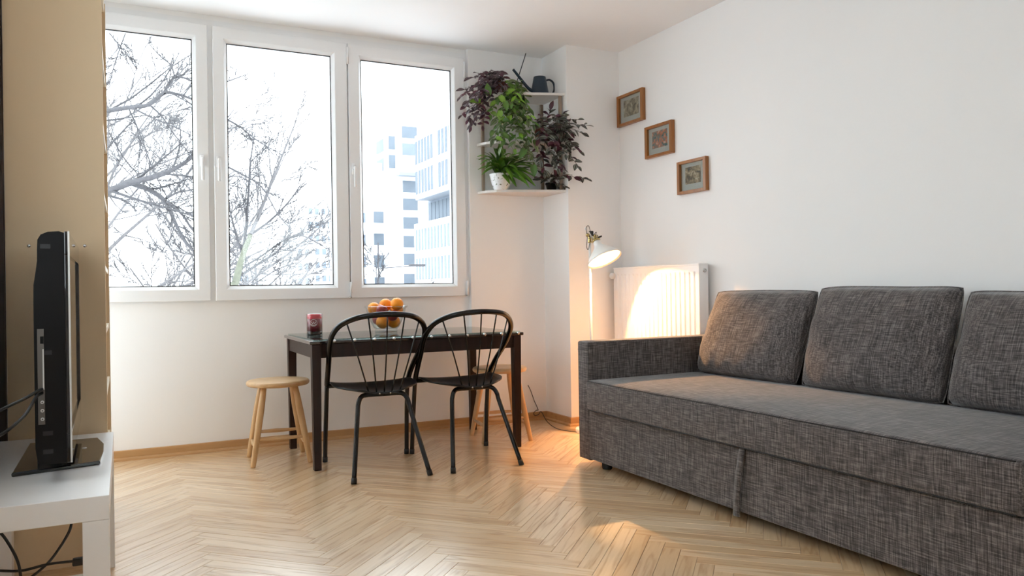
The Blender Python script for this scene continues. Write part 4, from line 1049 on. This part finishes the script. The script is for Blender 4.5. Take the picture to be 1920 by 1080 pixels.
def frond(a, b, lift):
    pts = smooth_path([a, a.lerp(b, .35) + V((0, 0, lift)), a.lerp(b, .7) + V((0, 0, lift * .75)), b], 10)
    bm = bmesh.new(); n = len(pts); sweep(bm, pts, .0011, 4)
    for i in range(2, n - 1):
        t = i / (n - 1); tan = (pts[i + 1] - pts[i - 1]).normalized(); nrm = (V((0, 0, 1)) - FR * .5); nrm = (nrm - tan * nrm.dot(tan)).normalized(); sd_ = tan.cross(nrm)
        l_ = .022 * math.sin(math.pi * min(1, t * .85 + .12))
        for s in (-1, 1):
            for off in (0, .5):
                p = pts[i].lerp(pts[i + 1], off); w = (pts[i + 1] - pts[i]) * .26
                tip = p + sd_ * s * l_ + tan * l_ * .25 - nrm * l_ * .15
                bm.faces.new([bm.verts.new(q) for q in (p - w, p.lerp(tip, .55) - w * 1.2, tip, p.lerp(tip, .55) + w * 1.2, p + w)])
    me = bpy.data.meshes.new('frond'); bm.to_mesh(me); bm.free(); return me
ft = [(897, 300, 5.02), (896, 318, 4.98), (903, 328, 4.96), (905, 296, 5.05), (918, 285, 5.0), (930, 278, 5.0), (945, 280, 4.95), (935, 258, 5.05), (975, 285, 4.95), (990, 295, 4.93), (1003, 305, 4.92), (1012, 318, 4.9), (1008, 335, 4.88), (1000, 345, 4.88), (988, 345, 4.86), (975, 335, 4.86), (960, 335, 4.86), (995, 320, 4.88), (982, 308, 4.9), (970, 318, 4.86), (955, 300, 4.88), (925, 305, 4.9), (912, 312, 4.92), (1002, 290, 5.0), (960, 290, 5.0), (968, 350, 4.85), (993, 352, 4.86)]
for x, y, d in ft + [(x + rnd.uniform(-14, 14), y + rnd.uniform(-12, 8), d + rnd.uniform(-.03, .05)) for x, y, d in ft]:
    b = on_y(x, y, d); a = pf + V((rnd.uniform(-.03, .03), rnd.uniform(-.03, .03), .105))
    place('frond', frond(a, b, rnd.uniform(.03, .08)), M['fern'] if rnd.random() < .75 else M['leaf_green'], t4)
# 5 small striped cutting in a dark pot at the right of the bottom tier
ps_ = on_y(1034, 350, 4.985); ps_ = V((ps_.x, 4.985, SZ[0]))
t5 = thing('small_cutting', ps_, 'small striped-leaf cutting in a black pot, right end of the bottom shelf', 'plant', 'plants on the corner shelf')
pot(t5, ps_, .042, .06, M['black_metal'])
tg5 = [on_y(x, y, d) for x, y, d in ((1048, 345, 4.9), (1058, 350, 4.86), (1100, 336, 4.72), (1020, 332, 4.95), (1030, 328, 4.95), (1042, 330, 4.9), (1012, 334, 4.9))]
grow(t5, ps_ + V((0, 0, .05)), tg5, lv_zeb, .034, M['purple_stem'], rnd, lift=.05, first=.35, cap=60)

# ------------------------------------------------------------------ outside: ground, trees, buildings, street lamp
GZ = -9.0
struct(box('ground', -160, 260, W + .6, 420, GZ - .5, GZ, M['ground']), 'pale snowy ground far below the windows')
def limb_path(a, d, ln, r, rnd, n=5, wob=.12, rise=.06):
    pts = [V(a)]; d = V(d).normalized()
    for i in range(n):
        d = (d + V((rnd.uniform(-wob, wob), rnd.uniform(-wob, wob), rnd.uniform(-wob, wob) + rise))).normalized()
        pts.append(pts[-1] + d * ln / n)
    return pts
def branch_out(bm, pts, r0, r1, level, rnd, ratio=.6, count=5, fine=.0028, start=.25, seg=4, maxlv=3, spread=.9):
    n = len(pts); rs = [r0 + (r1 - r0) * i / (n - 1) for i in range(n)]
    sweep(bm, pts, rs, seg if level == 0 else 3, cap=False)
    if level >= maxlv: return
    ln = sum((pts[i + 1] - pts[i]).length for i in range(n - 1))
    for k in range(count):
        t = start + (1 - start) * (k + rnd.random()) / count; f = min(.999, t) * (n - 1); j = int(f); p = pts[j].lerp(pts[j + 1], f - j)
        tan = (pts[j + 1] - pts[j]).normalized(); ax_ = tan.orthogonal().normalized(); ax_.rotate(Quaternion(tan, rnd.uniform(0, 6.28)))
        d = (tan + ax_ * rnd.uniform(.5, 1.0) * spread).normalized(); r = max(fine, (r0 + (r1 - r0) * t) * .55)
        l = ln * ratio * rnd.uniform(.5, 1.0) * (1.1 - .5 * t)
        branch_out(bm, limb_path(p, d, l, r, rnd, 4 if level < 2 else 3, .16, .05), r, max(fine * .8, r * .4), level + 1, rnd, ratio, count if level < 1 else max(3, count - 1), fine, .2, seg, maxlv, spread)
def tree(name, base, height, r, label, mat_trunk, mat_twig, seed, limbs=7, lean=(0, 0), fine=.005, maxlv=3, crown=.35, ratio=.55):
    rnd_ = random.Random(seed); e = thing(name, base, label, 'tree', 'bare winter trees outside')
    tr = limb_path(base, (lean[0], lean[1], 1), height * .85, r, rnd_, 8, .05, .02)
    bm = bmesh.new(); sweep(bm, tr, [r * (1 - .75 * i / 8) for i in range(9)], 8); finish('trunk', bm, mat_trunk, e, True)
    for k in range(limbs):
        t = crown + (1 - crown) * (k + .5) / limbs; f = min(.99, t) * 8; j = int(f); p = tr[j].lerp(tr[j + 1], f - j)
        a = k * 2.4 + rnd_.uniform(-.4, .4); d = V((math.cos(a), math.sin(a), rnd_.uniform(.5, 1.1)))
        bm = bmesh.new(); rr = r * (1 - .75 * t) * .6
        branch_out(bm, limb_path(p, d, height * rnd_.uniform(.28, .42) * (1.15 - .4 * t), rr, rnd_, 6, .12, .05), rr, rr * .3, 0, rnd_, ratio, 6, fine, .2, 5, maxlv)
        finish('branch', bm, mat_twig, e, True)
    return e
# the near tree: trunk outside the left of the view, hand-placed boughs crossing the left pane
YT = 12.0
base = V((-2.3, 12.4, GZ))
t6 = thing('bare_tree', base, 'nearest bare tree, thick dark boughs crossing the left pane', 'tree', 'bare winter trees outside')
bm = bmesh.new(); tr = smooth_path([base, base + V((.05, 0, 5)), V((-2.2, 12.3, 0)), V((-2.0, 12.2, 2.6)), V((-1.9, 12.1, 5.5))], 5); sweep(bm, tr, [.22 - .15 * i / (len(tr) - 1) for i in range(len(tr))], 10); finish('trunk', bm, M['bark'], t6, True)
rt = random.Random(21)
def hand(tree_, yy, pxs, r0, r1, count, dy=0.0, start=None, maxlv=2, ratio=.42, mat=None, fine=.0058, name='branch', jit=.12):
    """a bough of TREE_ through the given places, with its own twigs"""
    pts = [on_y(x, y, yy + dy + jit * math.sin(i * 1.7)) for i, (x, y) in enumerate(pxs)]
    if start is not None: pts = [V(start)] + pts
    pts = smooth_path(pts, 4); bm = bmesh.new()
    branch_out(bm, pts, r0, r1, 0, rt, ratio, count, fine, .1, 6, maxlv)
    finish(name, bm, mat or M['bark'], tree_, True)
for pxs, r0, r1, n, kw in (
    ([(120, 222), (200, 208), (245, 201), (280, 196), (308, 175), (330, 176), (358, 185), (392, 200)], .040, .014, 9, dict(start=(-2.0, 12.2, 2.4))),
    ([(308, 175), (315, 158), (328, 145), (345, 146), (362, 152), (385, 150)], .022, .010, 7, {}),
    ([(328, 145), (320, 122), (300, 105), (281, 84)], .012, .006, 7, {}),
    ([(281, 197), (305, 220), (325, 250), (345, 275), (362, 300)], .014, .007, 8, {}),
    ([(120, 372), (203, 357), (245, 343), (300, 328), (335, 312), (362, 293), (400, 262)], .056, .022, 10, dict(start=(-2.1, 12.25, 1.2))),
    ([(245, 343), (280, 356), (310, 378), (325, 410), (340, 440), (362, 470), (395, 495)], .040, .017, 10, dict(dy=.1)),
    ([(310, 378), (340, 400), (362, 432), (390, 450)], .022, .011, 8, {}),
    ([(312, 372), (335, 360), (362, 355), (440, 330), (470, 345)], .018, .008, 8, {}),
    ([(240, 200), (262, 250), (280, 300), (300, 345), (330, 400), (362, 455)], .012, .007, 9, dict(dy=.4)),
    ([(205, 250), (235, 300), (262, 330), (285, 352)], .012, .007, 8, dict(dy=.3)),
    ([(422, 222), (450, 238), (480, 262), (510, 280)], .016, .007, 8, dict(dy=.2)),
    ([(425, 312), (450, 325), (490, 350), (520, 400), (545, 430)], .016, .007, 8, dict(dy=.15)),
    ([(420, 155), (445, 146), (465, 138)], .012, .005, 6, dict(dy=.2)),
    ([(240, 50), (225, 90), (212, 130), (205, 160)], .010, .006, 9, {}),
    ([(205, 62), (232, 95), (250, 120)], .010, .006, 9, {})):
    hand(t6, YT, pxs, r0, r1, n, **kw)
# tree with the mossy trunk in the middle pane, forking up to the right
YM = 14.2
bm_ = on_y(432, 600, YM)
t7 = thing('bare_tree', (bm_.x - .2, YM, GZ), 'bare tree with a mossy green trunk in the middle pane', 'tree', 'bare winter trees outside')
bm = bmesh.new(); tr = smooth_path([(bm_.x - .2, YM, GZ), (bm_.x - .12, YM, -5), bm_, on_y(442, 530, YM), on_y(455, 480, YM), on_y(470, 440, YM)], 5)
sweep(bm, tr, [.10 - .06 * i / (len(tr) - 1) for i in range(len(tr))], 10); finish('trunk', bm, M['bark_moss'], t7, True)
for pxs, r0, r1, n, kw in (
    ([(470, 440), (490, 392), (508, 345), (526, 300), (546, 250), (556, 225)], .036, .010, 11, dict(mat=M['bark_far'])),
    ([(455, 480), (462, 420), (466, 360), (470, 300), (478, 250)], .032, .010, 10, {}),
    ([(470, 440), (505, 415), (540, 380), (565, 345)], .028, .010, 10, {}),
    ([(446, 520), (480, 498), (520, 472), (555, 440), (605, 460)], .030, .010, 11, {}),
    ([(450, 505), (490, 480), (530, 452), (560, 440), (580, 415)], .022, .008, 9, {}),
    ([(442, 530), (470, 535), (520, 505), (565, 490)], .020, .008, 9, {}),
    ([(455, 480), (440, 430), (428, 380), (420, 340)], .022, .008, 9, {})):
    hand(t7, YM, pxs, r0, r1, n, fine=.0066, jit=.25, **kw)
# trees behind
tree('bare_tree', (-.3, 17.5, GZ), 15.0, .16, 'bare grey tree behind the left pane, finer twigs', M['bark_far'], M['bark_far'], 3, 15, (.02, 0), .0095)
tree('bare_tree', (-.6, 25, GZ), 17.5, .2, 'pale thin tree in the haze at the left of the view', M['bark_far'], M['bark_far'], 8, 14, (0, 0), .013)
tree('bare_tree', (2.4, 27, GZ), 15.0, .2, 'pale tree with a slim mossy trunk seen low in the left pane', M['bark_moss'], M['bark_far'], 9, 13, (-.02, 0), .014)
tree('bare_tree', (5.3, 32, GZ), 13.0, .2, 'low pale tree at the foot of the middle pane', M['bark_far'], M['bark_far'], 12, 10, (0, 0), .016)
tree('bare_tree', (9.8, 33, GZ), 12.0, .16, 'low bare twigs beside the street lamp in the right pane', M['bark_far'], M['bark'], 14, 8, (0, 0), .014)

# office block along the street on the right: facade in the plane x = BXF, running away from us
def facade_window(parent, me_cache, p0, sx, sy, sz, mat):
    k = (round(sx, 2), round(sy, 2), round(sz, 2), mat.name)
    if k not in me_cache:
        b_ = bmesh.new(); add_box(b_, 0, sx, 0, sy, 0, sz); me = bpy.data.meshes.new('window'); b_.to_mesh(me); b_.free(); me.materials.append(mat); me_cache[k] = me
    o = bpy.data.objects.new('window', me_cache[k]); COL.objects.link(o); o.parent = parent; o.matrix_parent_inverse = ORG[parent.name].inverted(); o.location = p0
    return o
cache = {}
BXF = 31.0
ob = thing('office_block', (40, 79, GZ), 'white office block with rows of tall slit windows, right pane', 'building')
box('upper_block', BXF, 50, 70, 86.5, 11.6, 19.1, M['render_white'], ob)
box('recessed_floor', BXF + 1.8, 50, 70, 87.2, 8.8, 11.6, M['pane_pale'], ob)
box('soffit', BXF + .02, 50, 70, 86.5, 11.55, 11.6, M['soffit'], ob)
box('lower_block', BXF + .1, 50, 70, 87.5, GZ, 8.8, M['render_white'], ob)
for z0, z1 in ((15.7, 18.4), (12.2, 14.9)):
    for k in range(16):
        y = 70.4 + k * 1.0 + (0.35 if k > 8 else 0)
        if k == 9: continue
        facade_window(ob, cache, (BXF - .06, y, z0), .1, .62, z1 - z0, M['pane_blue'])
for z0 in (5.6, 2.2, -1.2, -4.6):
    for k in range(17): facade_window(ob, cache, (BXF + .04, 70.4 + k * 1.0, z0), .1, .5, 2.5, M['pane_pale'])
for k in range(14): facade_window(ob, cache, (BXF + 1.74, 70.6 + k * 1.18, 9.2), .1, .9, 2.1, M['pane_blue'])

# white stepped residential block beyond it
rb = thing('apartment_block', (33, 100, GZ), 'white stepped apartment block beyond the office block', 'building')
YA = 95.0
box('tower', 30.3, 44, YA, 112, GZ, 23.6, M['render_white'], rb)
box('setback', 31.8, 44, YA + 1.5, 112, 23.6, 26.0, M['render_white'], rb)
box('wing', 26.4, 30.3, YA + 1, 110, GZ, 12.8, M['render_white'], rb)
box('wing_step', 27.8, 30.3, YA + 2, 110, 12.8, 17.5, M['render_white'], rb)
box('canopy', 31.5, 34.2, YA - 1.2, YA, 15.6, 16.0, M['soffit'], rb)
for z in (20.6, 18.4, 13.6, 11.3, 8.9, 6.5, 4.2, 1.6, -1.2): facade_window(rb, cache, (32.3, YA - .08, z), 2.0, .12, 1.5, M['pane_blue'] if z != 18.4 else M['pane_pale'])
for z in (19.0, 16.5): facade_window(rb, cache, (30.22, YA + 1.5, z), .12, 3.0, 1.6, M['pane_pale'])
for z in (19.0, 16.6): facade_window(rb, cache, (30.5, YA - .08, z), .85, .12, 1.7, M['pane_blue'])
for z in (9.4, 6.6, 3.8, 1.0, -1.8):
    facade_window(rb, cache, (28.7, YA + .92, z), 1.3, .12, 1.7, M['pane_blue'])
    facade_window(rb, cache, (26.7, YA + .92, z), .9, .12, 1.5, M['pane_pale'])
    box('balcony', 26.2, 29.6, YA - .6, YA + 1, z - .9, z + .1, M['render_white'], rb)
# distant blocks
for nm, x0, x1, y0, y1, zt, lab in (('far_building', 38.0, 47, 180, 195, 22, 'faint tall block in the haze behind the middle pane'), ('far_building', 33.5, 37.6, 170, 185, 12, 'faint lower block left of the tall one in the haze'),
                                    ('far_building', 22.0, 29, 200, 215, 7, 'long faint low block at the foot of the middle pane')):
    fb = thing(nm, ((x0 + x1) / 2, y0, GZ), lab, 'building')
    box('walls', x0, x1, y0, y1, GZ, zt, M['render_white'], fb)
    box('roof_edge', x0 - .2, x1 + .2, y0 - .2, y1, zt, zt + .5, M['render_white'], fb)
    for z in [zt - 3.2 - 3.1 * i for i in range(int((zt + 2) / 3.1))]:
        for k in range(int((x1 - x0) / 1.5)): facade_window(fb, cache, (x0 + .4 + k * 1.5, y0 - .08, z), .9, .12, 1.4, M['pane_pale'])
# street lamp
p0, p1 = on_y(709, 455, 35), on_y(796, 499, 35)
sl = thing('street_lamp', (p0.x, 35, GZ), 'grey street lamp with a long level arm in the right pane', 'street lamp')
tube('pole', [(p0.x, 35, GZ), (p0.x, 35, p0.z)], [.07, .035], M['bark'], sl, 8)
a0 = on_y(711, 503, 35); tube('arm', [a0, on_y(770, 499, 35)], .022, M['bark'], sl, 6)
box('lamp_head', on_y(768, 500, 35).x, p1.x, 34.85, 35.15, p1.z - .02, p1.z + .10, M['bark'], sl, .02)
